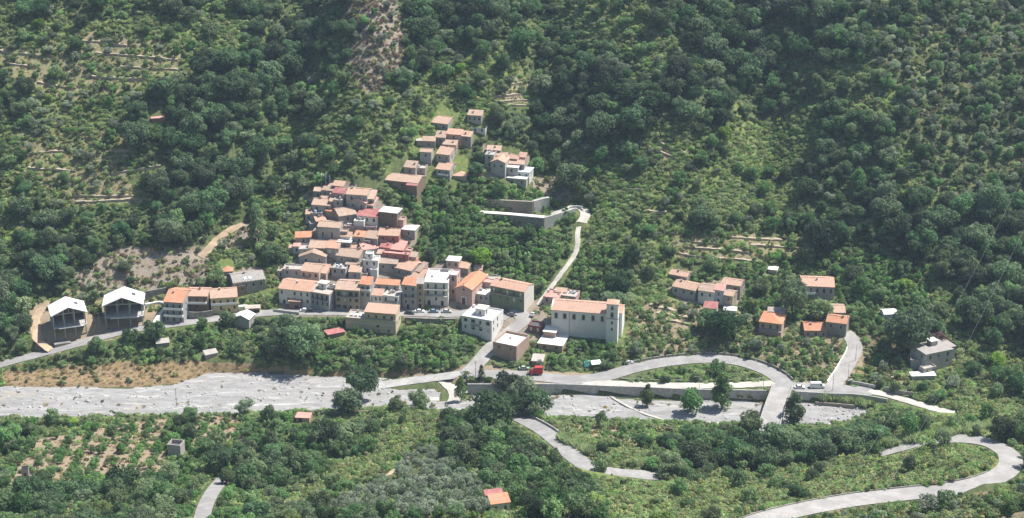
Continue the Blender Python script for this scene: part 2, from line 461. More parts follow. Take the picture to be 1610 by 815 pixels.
# ------------------------------------------------------------------ what grows where (outlines on the photograph, later ones win)
REG = [
 ('wood', [(-400, -400), (2100, -400), (2100, 640), (-400, 600)]),
 ('fgwood', [(-400, 640), (800, 640), (1200, 660), (2100, 600), (2100, 1200), (-400, 1200)]),
 ('scrub', [(0, 40), (380, 20), (360, 120), (280, 160), (0, 200)]),
 ('terrace', [(0, 62), (70, 75), (150, 50), (290, 70), (290, 135), (180, 150), (60, 160), (0, 125)]),
 ('scrub', [(0, 190), (270, 180), (300, 260), (250, 330), (90, 330), (0, 280)]),
 ('terrace', [(35, 205), (215, 205), (265, 240), (255, 320), (110, 322), (40, 285)]),
 ('darkwood', [(370, 0), (540, 0), (525, 100), (450, 150), (400, 190), (330, 180), (280, 150), (330, 70)]),
 ('darkwood', [(230, 150), (400, 180), (490, 200), (480, 290), (410, 335), (260, 335), (200, 280)]),
 ('wood', [(0, 330), (250, 330), (330, 390), (250, 400), (100, 420), (0, 430)]),
 ('meadow', [(345, 15), (385, 30), (365, 105), (290, 95)]),
 ('scrub', [(470, 110), (640, 130), (660, 230), (560, 280), (440, 290), (500, 180)]),
 ('cliff', [(538, -60), (618, -60), (642, 60), (622, 120), (590, 150), (555, 130), (540, 80)]),
 ('darkwood', [(640, 0), (830, 0), (800, 60), (740, 90), (665, 105)]),
 ('scrub', [(690, 90), (800, 60), (830, 100), (760, 170), (640, 200), (600, 250), (640, 160)]),
 ('terrace', [(770, 145), (830, 100), (835, 160), (780, 165)]),
 ('meadow', [(430, 185), (540, 190), (520, 230), (440, 240)]),
 ('scrub', [(430, 300), (500, 250), (600, 240), (620, 280), (540, 280), (480, 300), (470, 400), (440, 420), (410, 340)]),
 ('darkwood', [(840, 120), (1150, 100), (1160, 200), (1020, 230), (960, 270), (870, 230)]),
 ('terrace', [(1030, 205), (1085, 200), (1095, 255), (1040, 255)]),
 ('meadow', [(1150, 205), (1260, 175), (1310, 205), (1230, 275), (1130, 270)]),
 ('meadow', [(1310, 115), (1362, 105), (1370, 150), (1300, 165)]),
 ('scrub', [(1290, 150), (1400, 130), (1420, 180), (1330, 200)]),
 ('openwood', [(1380, 60), (1610, 0), (1700, 0), (1700, 330), (1480, 320), (1420, 200)]),
 ('meadow', [(985, 340), (1075, 345), (1080, 385), (990, 385)]),
 ('scrub', [(900, 260), (1130, 260), (1250, 300), (1180, 370), (1080, 350), (1000, 420), (920, 420), (900, 330)]),
 ('terrace', [(1060, 365), (1260, 370), (1260, 420), (1060, 412)]),
 ('meadow', [(1000, 425), (1052, 425), (1060, 480), (1000, 480)]),
 ('orchard', [(600, 280), (760, 280), (930, 330), (910, 400), (870, 455), (800, 450), (720, 420), (650, 400), (640, 330)]),
 ('orchard', [(905, 400), (980, 400), (1000, 460), (870, 480)]),
 ('rock', [(840, 275), (880, 275), (905, 318), (870, 325), (845, 300)]),
 ('orchard', [(1060, 410), (1340, 400), (1460, 420), (1450, 560), (1340, 540), (1060, 500)]),
 ('darkwood', [(1350, 330), (1610, 330), (1610, 520), (1530, 540), (1470, 420), (1350, 400)]),
 ('scrub', [(1500, 540), (1650, 560), (1650, 610), (1450, 630)]),
 ('rock', [(120, 425), (200, 385), (330, 390), (420, 330), (425, 425), (300, 450), (230, 465), (120, 460)]),
 ('scrub', [(330, 395), (430, 380), (430, 420), (330, 430)]),
 ('terrace', [(50, 480), (110, 455), (260, 455), (300, 505), (130, 545), (60, 555)]),
 ('orchard', [(210, 512), (540, 500), (740, 510), (760, 560), (700, 582), (430, 592), (300, 572), (130, 560)]),
 ('fgwood', [(380, 515), (500, 505), (510, 560), (420, 580), (360, 550)]),
 ('orchard', [(850, 530), (990, 530), (1000, 560), (930, 582), (850, 580)]),
 ('garden', [(985, 480), (1060, 470), (1190, 500), (1330, 520), (1320, 600), (1245, 600), (1200, 570), (1110, 553), (1000, 565), (950, 575), (990, 540)]),
 ('garden', [(1340, 530), (1400, 520), (1420, 600), (1330, 605)]),
 ('dry', [(420, 592), (700, 586), (740, 590), (740, 625), (690, 630), (620, 612), (420, 606)]),
 ('dry', [(0, 585), (120, 575), (220, 568), (330, 570), (420, 578), (520, 585), (700, 582), (690, 598), (400, 592), (330, 612), (130, 612), (0, 612)]),
 ('loop', [(1005, 592), (1060, 580), (1115, 573), (1160, 577), (1195, 590), (1205, 598), (1010, 598)]),
 ('meadow', [(0, 225), (22, 240), (30, 330), (20, 400), (0, 410)]), ('meadow', [(1035, 195), (1085, 195), (1120, 250), (1060, 265)]), ('meadow', [(930, 300), (1000, 290), (1010, 335), (940, 345)]), ('meadow', [(1100, 285), (1180, 290), (1170, 345), (1110, 350)]),
 ('bare', [(62, 478), (100, 500), (150, 498), (260, 488), (292, 505), (200, 521), (130, 541), (75, 558), (50, 542), (48, 505)]),
 ('none', [(640, 592), (740, 575), (930, 585), (960, 600), (960, 610), (740, 612), (640, 608)]),
 ('paved', [(436, 496), (436, 442), (468, 400), (488, 300), (520, 284), (545, 290), (582, 312), (630, 336), (655, 366), (648, 400), (664, 430), (700, 408), (740, 425), (830, 455), (850, 480), (862, 520), (815, 550), (770, 565), (752, 555), (776, 530), (720, 500)]),
 ('scrub', [(640, 225), (676, 185), (760, 172), (765, 205), (740, 232), (735, 280), (705, 285), (640, 285)]), ('paved', [(760, 232), (828, 240), (834, 285), (765, 280)]), ('paved', [(1056, 452), (1135, 440), (1166, 445), (1160, 478), (1060, 474)]),
 ('orchard_sparse', [(60, 690), (200, 665), (280, 650), (385, 655), (390, 700), (330, 710), (260, 760), (60, 770), (0, 760)]),
 ('orchard', [(265, 660), (300, 655), (320, 740), (280, 760), (258, 740)]),
 ('orchard', [(390, 650), (470, 655), (480, 700), (390, 705)]),
 ('fgscrub', [(640, 650), (720, 650), (640, 720), (560, 770), (420, 815), (330, 815), (480, 760), (580, 710)]),
 ('olivegrove', [(690, 700), (740, 760), (760, 815), (430, 815), (560, 775), (640, 725)]),
 ('fgscrub', [(800, 655), (850, 690), (930, 745), (1030, 752), (1000, 775), (930, 770), (870, 730), (830, 700)]),
 ('fgscrub', [(860, 660), (900, 670), (1010, 710), (1060, 735), (940, 735), (890, 690)]),
 ('orchard_sparse', [(890, 668), (960, 665), (1020, 685), (1010, 700), (930, 690)]),
 ('fgscrub', [(1200, 800), (1380, 715), (1440, 700), (1540, 700), (1570, 730), (1500, 760), (1300, 790)]),
 ('fgscrub', [(940, 770), (1200, 740), (1400, 705), (1200, 810), (1150, 830), (950, 830)]),
 ('darkwood', [(1170, 690), (1290, 680), (1380, 655), (1400, 690), (1350, 715), (1200, 745), (1080, 740)]),
 ('fgscrub', [(1440, 640), (1610, 620), (1610, 690), (1560, 695), (1500, 680), (1400, 690)]),
 ('garden', [(1300, 800), (1610, 770), (1610, 860), (1300, 860)]),
]
CLASSES = ['none', 'wood', 'fgwood', 'darkwood', 'openwood', 'terrace', 'scrub', 'meadow', 'rock', 'orchard', 'orchard_sparse', 'garden', 'dry', 'loop', 'olivegrove', 'fgscrub', 'river', 'paved', 'bare', 'cliff']
CID = {c: i for i, c in enumerate(CLASSES)}
def in_poly(u, v, poly):
    r = np.zeros(u.shape, bool); n = len(poly)
    for i in range(n):
        (x0, y0), (x1, y1) = poly[i], poly[(i + 1) % n]
        if y0 == y1: continue
        c = ((y0 > v) != (y1 > v)) & (u < (x1 - x0) * (v - y0) / (y1 - y0) + x0)
        r ^= c
    return r
def classes_at(x, y, wob=9):
    u, v, d = project(x, y, ground(x, y))
    u = u + wob * 2 * (vnoise(x, y, 31, 7) - .5) + wob * (vnoise(x, y, 33, 2.5) - .5); v = v + wob * (vnoise(x, y, 32, 7) - .5) * .9
    c = np.full(u.shape, CID['wood'])
    for name, poly in REG:
        c[in_poly(u, v, poly)] = CID[name]
    lf = vnoise(x, y, 40, 36) * .65 + vnoise(x, y, 41, 15) * .35           # woods thin out and close up
    c[(c == CID['wood']) & (lf > .62)] = CID['scrub']; c[(c == CID['wood']) & (lf < .36)] = CID['darkwood']
    yn = np.interp(x, XN, YN); ys = np.interp(x, XS, YS)
    c[(y < yn + .5) & (y > ys - .5) & (yn - ys > 5)] = CID['river']
    return c

# ------------------------------------------------------------------ terrain sheet
yn_, ys_ = np.interp(XX, XN, YN), np.interp(XX, XS, YS)
BEDM = (YY < yn_) & (YY > ys_) & (yn_ - ys_ > 5)
Zmesh = ZZ - np.where(BEDM & (DIST > 4), 1.1, 0)
CL = classes_at(XX.ravel(), YY.ravel(), 12).reshape(XX.shape)
SOIL = {'bare': 1.0, 'terrace': .5, 'garden': .55, 'orchard_sparse': .66, 'openwood': .4, 'scrub': .3, 'rock': .25, 'fgscrub': .12, 'wood': .2, 'orchard': .25, 'dry': .3, 'olivegrove': .35, 'fgwood': .15, 'none': .6, 'river': .2}
soil = np.zeros(XX.shape); rock = np.zeros(XX.shape); dry = np.zeros(XX.shape); lush = np.zeros(XX.shape)
for c, v_ in SOIL.items(): soil[CL == CID[c]] = v_
rock[CL == CID['rock']] = 1; rock[CL == CID['paved']] = 1; rock[CL == CID['cliff']] = .85; dry[CL == CID['dry']] = 1
for c, v_ in (('meadow', 1), ('fgscrub', .75), ('loop', .6), ('olivegrove', .35), ('scrub', .6), ('terrace', .7), ('orchard', .4), ('garden', .45), ('orchard_sparse', .6), ('openwood', .4)): lush[CL == CID[c]] = v_
def grid_mesh(name, X, Y, Z, mat):
    h, w = X.shape
    me = bpy.data.meshes.new(name)
    co = np.stack([X, Y, Z], -1).reshape(-1, 3).astype(np.float32)
    idx = np.arange(h * w).reshape(h, w)
    q = np.stack([idx[:-1, :-1], idx[:-1, 1:], idx[1:, 1:], idx[1:, :-1]], -1).reshape(-1)
    nf = (h - 1) * (w - 1)
    me.vertices.add(h * w); me.vertices.foreach_set('co', co.ravel())
    me.loops.add(nf * 4); me.loops.foreach_set('vertex_index', q.astype(np.int32))
    me.polygons.add(nf); me.polygons.foreach_set('loop_start', np.arange(0, nf * 4, 4, dtype=np.int32))
    me.update(calc_edges=True)
    me.polygons.foreach_set('use_smooth', np.ones(nf, bool))
    me.materials.append(mat)
    return me
t = NT('hillside_ground'); P = t.pos()
at_ = t.n('ShaderNodeAttribute', attribute_name='cover')
sep = t.n('ShaderNodeSeparateColor'); t.l(at_.outputs['Color'], sep.inputs[0])
nA = t.noise(P, .09, 5, .7); nB = t.noise(P, .5, 5, .75); nC = t.noise(P, 2.2, 4, .8)
green = t.ramp(nB, [(.3, (.055, .078, .03)), (.5, (.105, .135, .05)), (.7, (.175, .19, .08))])
lushc = t.ramp(nB, [(.3, (.10, .145, .04)), (.55, (.19, .235, .07)), (.75, (.28, .30, .105))])
soilc = t.ramp(nC, [(.25, (.20, .15, .10)), (.5, (.34, .265, .185)), (.75, (.46, .375, .27))])
rockc = t.ramp(nB, [(.25, (.17, .14, .11)), (.45, (.33, .285, .225)), (.6, (.25, .2, .155)), (.8, (.46, .41, .335))])
dryc = t.ramp(nB, [(.25, (.15, .12, .06)), (.5, (.30, .215, .12)), (.75, (.38, .29, .17))])
def thr(a, n, lo=.28, hi=.12):
    s = t.math('ADD', a, t.math('SUBTRACT', n, .5))
    return t.ramp(s, [(.5 - hi, (0, 0, 0)), (.5 + hi, (1, 1, 1))])
c = t.mix(thr(at_.outputs['Alpha'], nA), green, lushc)
c = t.mix(thr(sep.outputs[2], nB), c, dryc)
c = t.mix(thr(sep.outputs[1], nB), c, rockc)
c = t.mix(thr(sep.outputs[0], t.math('ADD', t.math('MULTIPLY', nA, .45), t.math('MULTIPLY', nB, .55))), c, soilc)
M_GROUND = t.surface(c, .95, t.math('ADD', nB, nC), .9, .5)
me = grid_mesh('hillside', XX, YY, Zmesh, M_GROUND)
ca = me.color_attributes.new('cover', 'FLOAT_COLOR', 'POINT')
ca.data.foreach_set('color', np.stack([soil, rock, dry, lush], -1).astype(np.float32).ravel())
tag(obj('hillside', me), 'green valley sides with bare terraces, rocky patches and grassy banks', 'terrain', kind='structure')

# riverbed: its own finer sheet of gravel
bx = np.arange(-330, 150.1, .9); tt = np.linspace(0, 1, 64)
BX, BT = np.meshgrid(bx, tt)
bn, bs = np.interp(BX, XN, YN) + 2.2, np.interp(BX, XS, YS) - 2.0
BY = bs + (bn - bs) * BT
def bed_z(x, y):
    w1 = vnoise(x * .22 + y * .3, y, 8, 3.4); w2 = vnoise(x * .5, y, 9, 1.6)
    ch = np.exp(-((y + 15 + 4 * np.sin(x / 33.0)) / 3.2) ** 2)
    return .8 * (w1 - .5) + .3 * (w2 - .5) - .5 * ch + .12
BZ = bed_z(BX, BY)
edge = np.minimum(BT, 1 - BT)
BZ = BZ - .5 * np.clip((.02 - edge) / .02, 0, 1)
t = NT('river_gravel'); P = t.pos()
w1 = t.noise(t.mapping(P, (.14, .62, 1), (0, 0, .12)), 1, 6, .7, 1.2); n2 = t.noise(P, 1.4, 5, .8); n3 = t.noise(t.mapping(P, (.03, .14, 1)), 1, 4, .6, 2.5)
c = t.ramp(w1, [(.3, (.20, .197, .193)), (.47, (.305, .30, .295)), (.6, (.385, .38, .375)), (.75, (.51, .50, .49))])
c = t.mix(t.math('MULTIPLY', n2, .5), c, (.27, .26, .245))
c = t.mix(t.ramp(n3, [(.58, (0, 0, 0)), (.66, (.9, .9, .9))]), c, (.52, .50, .47))
n4 = t.noise(t.mapping(P, (.02, .11, 1), (0, 0, -.06)), 1, 5, .65, 1.5)
c = t.mix(t.ramp(n4, [(.52, (0, 0, 0)), (.62, (.7, .7, .7))]), c, (.25, .245, .235))
n5 = t.noise(P, .06, 4, .6)
c = t.mix(t.ramp(n5, [(.6, (0, 0, 0)), (.7, (.55, .55, .55))]), c, (.36, .31, .235))
M_GRAVEL = t.surface(c, .95, n2, .8, .35)
tag(obj('riverbed', grid_mesh('riverbed', BX, BY, BZ, M_GRAVEL)), 'wide dry bed of pale grey gravel between the banks', 'riverbed', kind='structure')

# ------------------------------------------------------------------ road sheets
def road_mat(name, c, var, streak):
    t = NT(name); P = t.pos()
    a = t.noise(P, .22, 5, .65); b = t.noise(P, 1.6, 4, .75)
    col = t.ramp(a, [(.3, tuple(x * (1 - var) for x in c)), (.7, tuple(x * (1 + var * .5) for x in c))])
    col = t.mix(t.ramp(b, [(.5, (0, 0, 0)), (.8, (.6, .6, .6))]), col, streak)
    d = t.noise(P, .07, 5, .7, 1.5)
    col = t.mix(t.ramp(d, [(.5, (0, 0, 0)), (.56, (.55, .55, .55))]), col, tuple(x * .74 for x in c))
    return t.surface(col, .9, b, .25, .03)
RM = {'orange_earth': road_mat('path_orange_earth', (.46, .345, .235), .4, (.3, .24, .17)), 'asphalt': road_mat('road_asphalt', (.315, .305, .295), .28, (.23, .225, .215)), 'concrete_road': road_mat('road_concrete', (.35, .335, .32), .25, (.29, .275, .255)),
      'chalk': road_mat('road_chalk', (.50, .47, .42), .28, (.42, .36, .27)), 'soil_path': road_mat('path_soil', (.44, .35, .255), .35, (.26, .2, .13)), 'gravel_track': road_mat('road_gravel', (.40, .39, .37), .3, (.3, .28, .25))}
def normals2(ln):
    d = np.gradient(ln[:, :2], axis=0); d /= np.linalg.norm(d, axis=1)[:, None] + 1e-9
    return np.stack([-d[:, 1], d[:, 0]], 1)
def road_sheet(name, ln, wd, mat, dz=0.0, ragged=.25):
    nrm = normals2(ln); K = 5
    V = []
    for i, p in enumerate(ln):
        for j in range(K):
            o = (j / (K - 1) - .5) * wd
            if j in (0, K - 1): o += math.copysign(ragged * (float(vnoise(p[0], p[1], 51 + j, 2.5)) - .5) * 2, o)
            V.append((p[0] + nrm[i, 0] * o, p[1] + nrm[i, 1] * o, p[2] + dz + (.05 if 0 < j < K - 1 else -.02)))
    F = [(i * K + j, i * K + j + 1, (i + 1) * K + j + 1, (i + 1) * K + j) for i in range(len(ln) - 1) for j in range(K - 1)]
    me = bpy.data.meshes.new(name); me.from_pydata(V, [], F); me.materials.append(mat)
    me.polygons.foreach_set('use_smooth', [True] * len(F))
    return obj(name, me)
for q, (name, label, wd, mat, pts) in enumerate(ASPHALT):
    ln, _ = ROADS[name]
    tag(road_sheet(name, ln, wd, RM[mat], .012 * (q % 5), (1.1 if mat == 'orange_earth' else .5) if mat in ('chalk', 'soil_path', 'gravel_track', 'orange_earth') else .15), label, 'road', kind='structure')

# the paved square and forecourts
def patch(name, label, px, mat, dz, cat='pavement'):
    P = [on_plane(u, v, z) for u, v, z in px]
    mb = MB(); mb.slab([(p[0], p[1], p[2] + dz) for p in P], .5)
    return tag(mb.build(name, mat), label, cat, kind='structure')

# ------------------------------------------------------------------ building kit
FOOT = []                                        # footprints in plan, kept free of plants
GUARD = []                                       # (u0, v0, u1, v1, base v): what plants nearer to the viewer must not hide
WCACHE = {}
def window_mesh(w, h, style):
    key = (round(w, 2), round(h, 2), style)
    if key in WCACHE: return WCACHE[key]
    mb = MB(); f = .08
    sh = {'brown': 'brown', 'green': 'green', 'white': 'white', 'grey': 'grey'}.get(style, 'brown')
    if style == 'arch':
        n = 8; r = w / 2; zc = h - r
        arc = [(r - r * math.cos(math.pi * k / n), zc + r * math.sin(math.pi * k / n)) for k in range(n + 1)]
        mb.poly([(0, .17, 0), (w, .17, 0), (w, .17, h), (0, .17, h)], 0)
        L = [(0, -.05, zc)] + [(a, -.05, b) for a, b in arc]
        for k in range(n):
            a, b = arc[k], arc[k + 1]
            mb.prism([(a[0], .15, a[1]), (b[0], .15, b[1]), (b[0], .15, h + .02), (a[0], .15, h + .02)],
                     [(a[0], -.03, a[1]), (b[0], -.03, b[1]), (b[0], -.03, h + .02), (a[0], -.03, h + .02)], 1)
        mb.box(-.2, 0, -.05, .1, -.1, h + .2, 1); mb.box(w, w + .2, -.05, .1, -.1, h + .2, 1)
        mb.box(0, w, -.05, .1, h + .021, h + .2, 1); mb.box(-.3, w + .3, -.12, .1, -.25, -.101, 1)
        mats = [GLASS, FRAME['stone']]
    elif style in ('closed_white', 'closed_green', 'closed_brown'):
        c = FRAME[style[7:]]
        for s in (0, 1):
            x0 = s * w / 2
            mb.box(x0 + .02, x0 + w / 2 - .02, .07, .12, .02, h - .02, 0)
            k = 0.12
            while k < h - .12:
                mb.box(x0 + .07, x0 + w / 2 - .07, .05, .069, k, k + .05, 0); k += .16
        mb.box(-.12, w + .12, -.07, .06, -.1, 0, 1)
        mats = [c, FRAME['stone']]
    else:
        mb.poly([(0, .16, 0), (w, .16, 0), (w, .16, h), (0, .16, h)], 0)
        mb.box(0, f, .08, .15, 0, h, 1); mb.box(w - f, w, .08, .15, 0, h, 1)
        mb.box(f, w - f, .08, .15, h - f, h, 1); mb.box(f, w - f, .08, .15, 0, f, 1)
        mb.box(w / 2 - .035, w / 2 + .035, .08, .15, f, h - f, 1)
        mb.box(-.12, w + .12, -.07, .06, -.1, 0, 2)
        if style in ('green', 'grey') and w < 1.3:                    # open shutters flat on the wall
            mb.box(-w * .46, -.02, -.06, -.004, .02, h - .02, 1); mb.box(w + .02, w * 1.46, -.06, -.004, .02, h - .02, 1)
        mats = [GLASS, FRAME[sh if style != 'dark' else 'grey'], FRAME['stone']]
    WCACHE[key] = mb.mesh('window', mats)
    return WCACHE[key]

DOORM = {c: simple('door_' + c, k, .6, .2) for c, k in [('brown', (.14, .075, .04)), ('green', (.06, .12, .08)), ('grey', (.28, .29, .3)), ('dark', (.05, .045, .04))]}
def door_mesh(w, h, c):
    key = ('door', round(w, 2), round(h, 2), c)
    if key not in WCACHE:
        mb = MB(); mb.box(0, w, .1, .16, 0, h)
        for s in (0, 1):
            x0 = s * w / 2
            mb.box(x0 + .1, x0 + w / 2 - .1, .07, .099, .15, h * .45); mb.box(x0 + .1, x0 + w / 2 - .1, .07, .099, h * .52, h - .15)
        WCACHE[key] = mb.mesh('door', DOORM[c])
    return WCACHE[key]

def facade(mb, p0, p1, z0, z1, holes, mi=0):
    """wall from p0 to p1 (plan, outside on the right hand), real openings with reveals"""
    p0, p1 = np.array(p0, float), np.array(p1, float)
    L = np.linalg.norm(p1 - p0); ux = (p1 - p0) / L
    nin = np.array([-ux[1], ux[0]])
    P = lambda x, z, y=0.0: (p0[0] + ux[0] * x + nin[0] * y, p0[1] + ux[1] * x + nin[1] * y, z)
    xs = sorted({0.0, L, *[a for h in holes for a in h[:2]]}); zs = sorted({z0, z1, *[a for h in holes for a in h[2:4]]})
    for i in range(len(xs) - 1):
        for j in range(len(zs) - 1):
            cx, cz = (xs[i] + xs[i + 1]) / 2, (zs[j] + zs[j + 1]) / 2
            if any(h[0] < cx < h[1] and h[2] < cz < h[3] for h in holes): continue
            mb.poly([P(xs[i], zs[j]), P(xs[i + 1], zs[j]), P(xs[i + 1], zs[j + 1]), P(xs[i], zs[j + 1])], mi)
    for a, b, c, d in [h[:4] for h in holes]:
        r = .2
        mb.poly([P(a, c), P(b, c), P(b, c, r), P(a, c, r)], mi); mb.poly([P(a, d, r), P(b, d, r), P(b, d), P(a, d)], mi)
        mb.poly([P(a, c), P(a, c, r), P(a, d, r), P(a, d)], mi); mb.poly([P(b, c, r), P(b, c), P(b, d), P(b, d, r)], mi)

def lay(width, h, spec, R, base_door=None):
    """even rows of openings: spec = (columns, rows, style)"""
    out = []
    if spec:
        if isinstance(spec, list):
            return [tuple(s) for s in spec]
        n, rows, style = spec[:3]
        ww = min(.92, width / max(n, 1) * .4); hh = min(1.5, h * .5)
        for k in range(rows):
            zc = h - 1.55 - 2.95 * k if h > 2.6 else h * .55
            if zc - hh / 2 < .15: break
            for i in range(n):
                if n * rows > 2 and R.random() < .07: continue
                xc = width * (i + .5) / n + R.uniform(-.12, .12)
                tall = (k == 0 and len(spec) > 3 and spec[3])
                q = R.random(); st = style if q < .6 else R.choice(['closed_brown', 'closed_white', 'closed_green']) if q < .82 and style != 'dark' else 'dark'
                wv = ww * R.uniform(.8, 1.1); dz = R.uniform(-.12, .12)
                out.append((xc - wv / 2, xc + wv / 2, zc - hh / 2 - (.55 if tall else 0) + dz, zc + hh / 2 + dz * .5, st, 'window'))
    if base_door:
        n = len(out)
        for x, dw, dh, c in base_door:
            x0 = x * width
            out = [o for o in out if not (o[0] < x0 + dw + .1 and o[1] > x0 - .1 and o[2] < dh + .1)]
            out.append((x0, x0 + dw, .02, dh, c, 'door'))
    return out

def openings(parent, holes, org, rz):
    for h in holes:
        w, hh = h[1] - h[0], h[3] - h[2]
        me = window_mesh(w, hh, h[4]) if h[5] == 'window' else door_mesh(w, hh, h[4])
        c, s = math.cos(rz), math.sin(rz)
        obj(h[5], me, parent, (org[0] + c * h[0], org[1] + s * h[0], h[2]), rz)

def block(root, w, d, h, typ, wall, roof, ox=0, oy=0, oz=0, pitch=.3, win=None, side=None, lside=None, door=None, sdoor=None, nest=None, R=random,
          bury=3.5, over=.32, wallname='wall', roofname='roof', pmat=None, para=.5, lw=None, chim=0, base=None):
    """one storeyed volume: wall, roof, windows, doors; nest = name makes them sub-parts of that part"""
    wm = WALL[wall] if isinstance(wall, str) else wall
    rm = ROOF[roof] if isinstance(roof, str) else roof
    x0, x1, y0, y1, zb, zt = ox, ox + w, oy, oy + d, oz - bury, oz + h
    mb = MB()
    F = lay(w, h, win, R, door); RT = lay(d, h, side, R, sdoor); LT = lay(d, h, lside, R)
    sh = lambda hs: [(a, b, c + oz, e + oz, *r) for a, b, c, e, *r in hs]
    F, RT, LT = sh(F), sh(RT), sh(LT)
    rise = 0
    zback = zt
    if typ == 'shed': rise = d * pitch; zback = zt + rise
    facade(mb, (x0, y0), (x1, y0), zb, zt, F)
    facade(mb, (x1, y0), (x1, y1), zb, zt, RT)
    facade(mb, (x1, y1), (x0, y1), zb, zback, [])
    facade(mb, (x0, y1), (x0, y0), zb, zt, [(d - b, d - a, c, e, *r) for a, b, c, e, *r in LT])
    if typ == 'shed':
        for x in (x0, x1): mb.poly([(x, y0, zt), (x, y1, zt), (x, y1, zback)])
    elif typ == 'gx':
        rise = d / 2 * pitch
        for x in (x0, x1): mb.poly([(x, y0, zt), (x, y1, zt), (x, (y0 + y1) / 2, zt + rise)])
    elif typ == 'gy':
        rise = w / 2 * pitch
        for y in (y0, y1): mb.poly([(x0, y, zt), (x1, y, zt), ((x0 + x1) / 2, y, zt + rise)])
    wo = mb.build(nest or wallname, wm, root)
    par = wo if nest else root
    rb = MB(); o = over; th = .2; e = .035
    if typ == 'shed':
        s = pitch
        rb.slab([(x0 - o * .6, y0 - o, zt - o * s + th + e), (x1 + o * .6, y0 - o, zt - o * s + th + e), (x1 + o * .6, y1 + .15, zback + .15 * s + th + e), (x0 - o * .6, y1 + .15, zback + .15 * s + th + e)], th)
    elif typ == 'gx':
        ym, zr, s = (y0 + y1) / 2, zt + rise + th + e, pitch
        a, b = x0 - o * .6, x1 + o * .6
        ze = zt - o * s + th + e
        pf = [(a, y0 - o, ze), (b, y0 - o, ze), (b, ym, zr), (a, ym, zr)]; pb = [(a, ym, zr), (b, ym, zr), (b, y1 + o, ze), (a, y1 + o, ze)]
        rb.prism([(p[0], p[1], p[2] - th) for p in (pf[0], pf[1])] + [(b, y1 + o, ze - th), (a, y1 + o, ze - th)], [pf[0], pf[1], pb[2], pb[3]]) if False else None
        for x in (a, b):
            rb.poly([(x, y0 - o, ze - th), (x, y0 - o, ze), (x, ym, zr), (x, y1 + o, ze), (x, y1 + o, ze - th), (x, ym, zr - th)])
        rb.poly(pf); rb.poly(pb)
        rb.poly([(a, y0 - o, ze - th), (b, y0 - o, ze - th), (b, y0 - o, ze), (a, y0 - o, ze)])
        rb.poly([(a, y1 + o, ze - th), (b, y1 + o, ze - th), (b, y1 + o, ze), (a, y1 + o, ze)])
        rb.poly([(a, y0 - o, ze - th), (a, ym, zr - th), (b, ym, zr - th), (b, y0 - o, ze - th)]); rb.poly([(a, y1 + o, ze - th), (a, ym, zr - th), (b, ym, zr - th), (b, y1 + o, ze - th)])
        n = max(3, int((b - a) / .7))                              # ridge caps
        for k in range(n):
            q0, q1 = a + (b - a) * k / n, a + (b - a) * (k + 1) / n - .04
            rb.box(q0, q1, ym - .16, ym + .16, zr - .08, zr + .07 + .03 * (k % 2))
    elif typ == 'gy':
        xm, zr, s = (x0 + x1) / 2, zt + rise + th + e, pitch
        ze = zt - o * s + th + e; a, b = y0 - o * .8, y1 + o * .8
        for y in (a, b):
            rb.poly([(x0 - o, y, ze - th), (x0 - o, y, ze), (xm, y, zr), (x1 + o, y, ze), (x1 + o, y, ze - th), (xm, y, zr - th)])
        for xe in (x0 - o, x1 + o):
            rb.poly([(xe, a, ze), (xm, a, zr), (xm, b, zr), (xe, b, ze)]); rb.poly([(xe, a, ze - th), (xm, a, zr - th), (xm, b, zr - th), (xe, b, ze - th)])
            rb.poly([(xe, a, ze - th), (xe, b, ze - th), (xe, b, ze), (xe, a, ze)])
    elif typ == 'hip':
        rise = min(w, d) / 2 * pitch; zr = zt + rise + th; ze = zt + .02
        i = min(w, d) / 2
        E = [(x0 - o, y0 - o), (x1 + o, y0 - o), (x1 + o, y1 + o), (x0 - o, y1 + o)]
        if w >= d: r0, r1 = ((x0 + i, (y0 + y1) / 2, zr)), ((x1 - i, (y0 + y1) / 2, zr))
        else: r0, r1 = (((x0 + x1) / 2, y0 + i, zr)), (((x0 + x1) / 2, y1 - i, zr))
        T = [(p[0], p[1], ze + th) for p in E]; B = [(p[0], p[1], ze) for p in E]
        if w >= d:
            rb.poly([T[0], T[1], r1, r0]); rb.poly([T[2], T[3], r0, r1]); rb.poly([T[1], T[2], r1]); rb.poly([T[3], T[0], r0])
        else:
            rb.poly([T[1], T[2], r1, r0]); rb.poly([T[3], T[0], r0, r1]); rb.poly([T[0], T[1], r0]); rb.poly([T[2], T[3], r1])
        for k in range(4):
            j = (k + 1) % 4; rb.poly([B[k], B[j], T[j], T[k]])
        rb.poly(B[::-1])
    elif typ == 'flat':                                           # sunk terrace with a parapet
        ph = para; pt = .22
        rb.slab([(x0 + pt, y0 + pt, zt - ph), (x1 - pt, y0 + pt, zt - ph), (x1 - pt, y1 - pt, zt - ph), (x0 + pt, y1 - pt, zt - ph)], .15)
        pb_ = MB(); g = .05
        for q in ((x0 - g, x1 + g, y0 - g, y0 + pt), (x0 - g, x1 + g, y1 - pt, y1 + g), (x0 - g, x0 + pt, y0 + pt, y1 - pt), (x1 - pt, x1 + g, y0 + pt, y1 - pt)):
            pb_.box(*q, zt - ph - .1, zt + .06)
        pb_.build('parapet', pmat or wm, par)
    elif typ == 'slab':
        rb.box(x0 - o, x1 + o, y0 - o, y1 + o, zt + .01, zt + .24)
    if typ in ('shed', 'gx', 'gy'):                               # old roofs sag a little
        jz = {}
        for q, p in enumerate(rb.v):
            key = (round(p[0], 1), round(p[1], 1)); jz.setdefault(key, R.uniform(-.09, .09)); rb.v[q] = (p[0], p[1], p[2] + jz[key] + .03)
    ro = None
    if typ != 'open':
        ro = rb.build(roofname, rm, par)
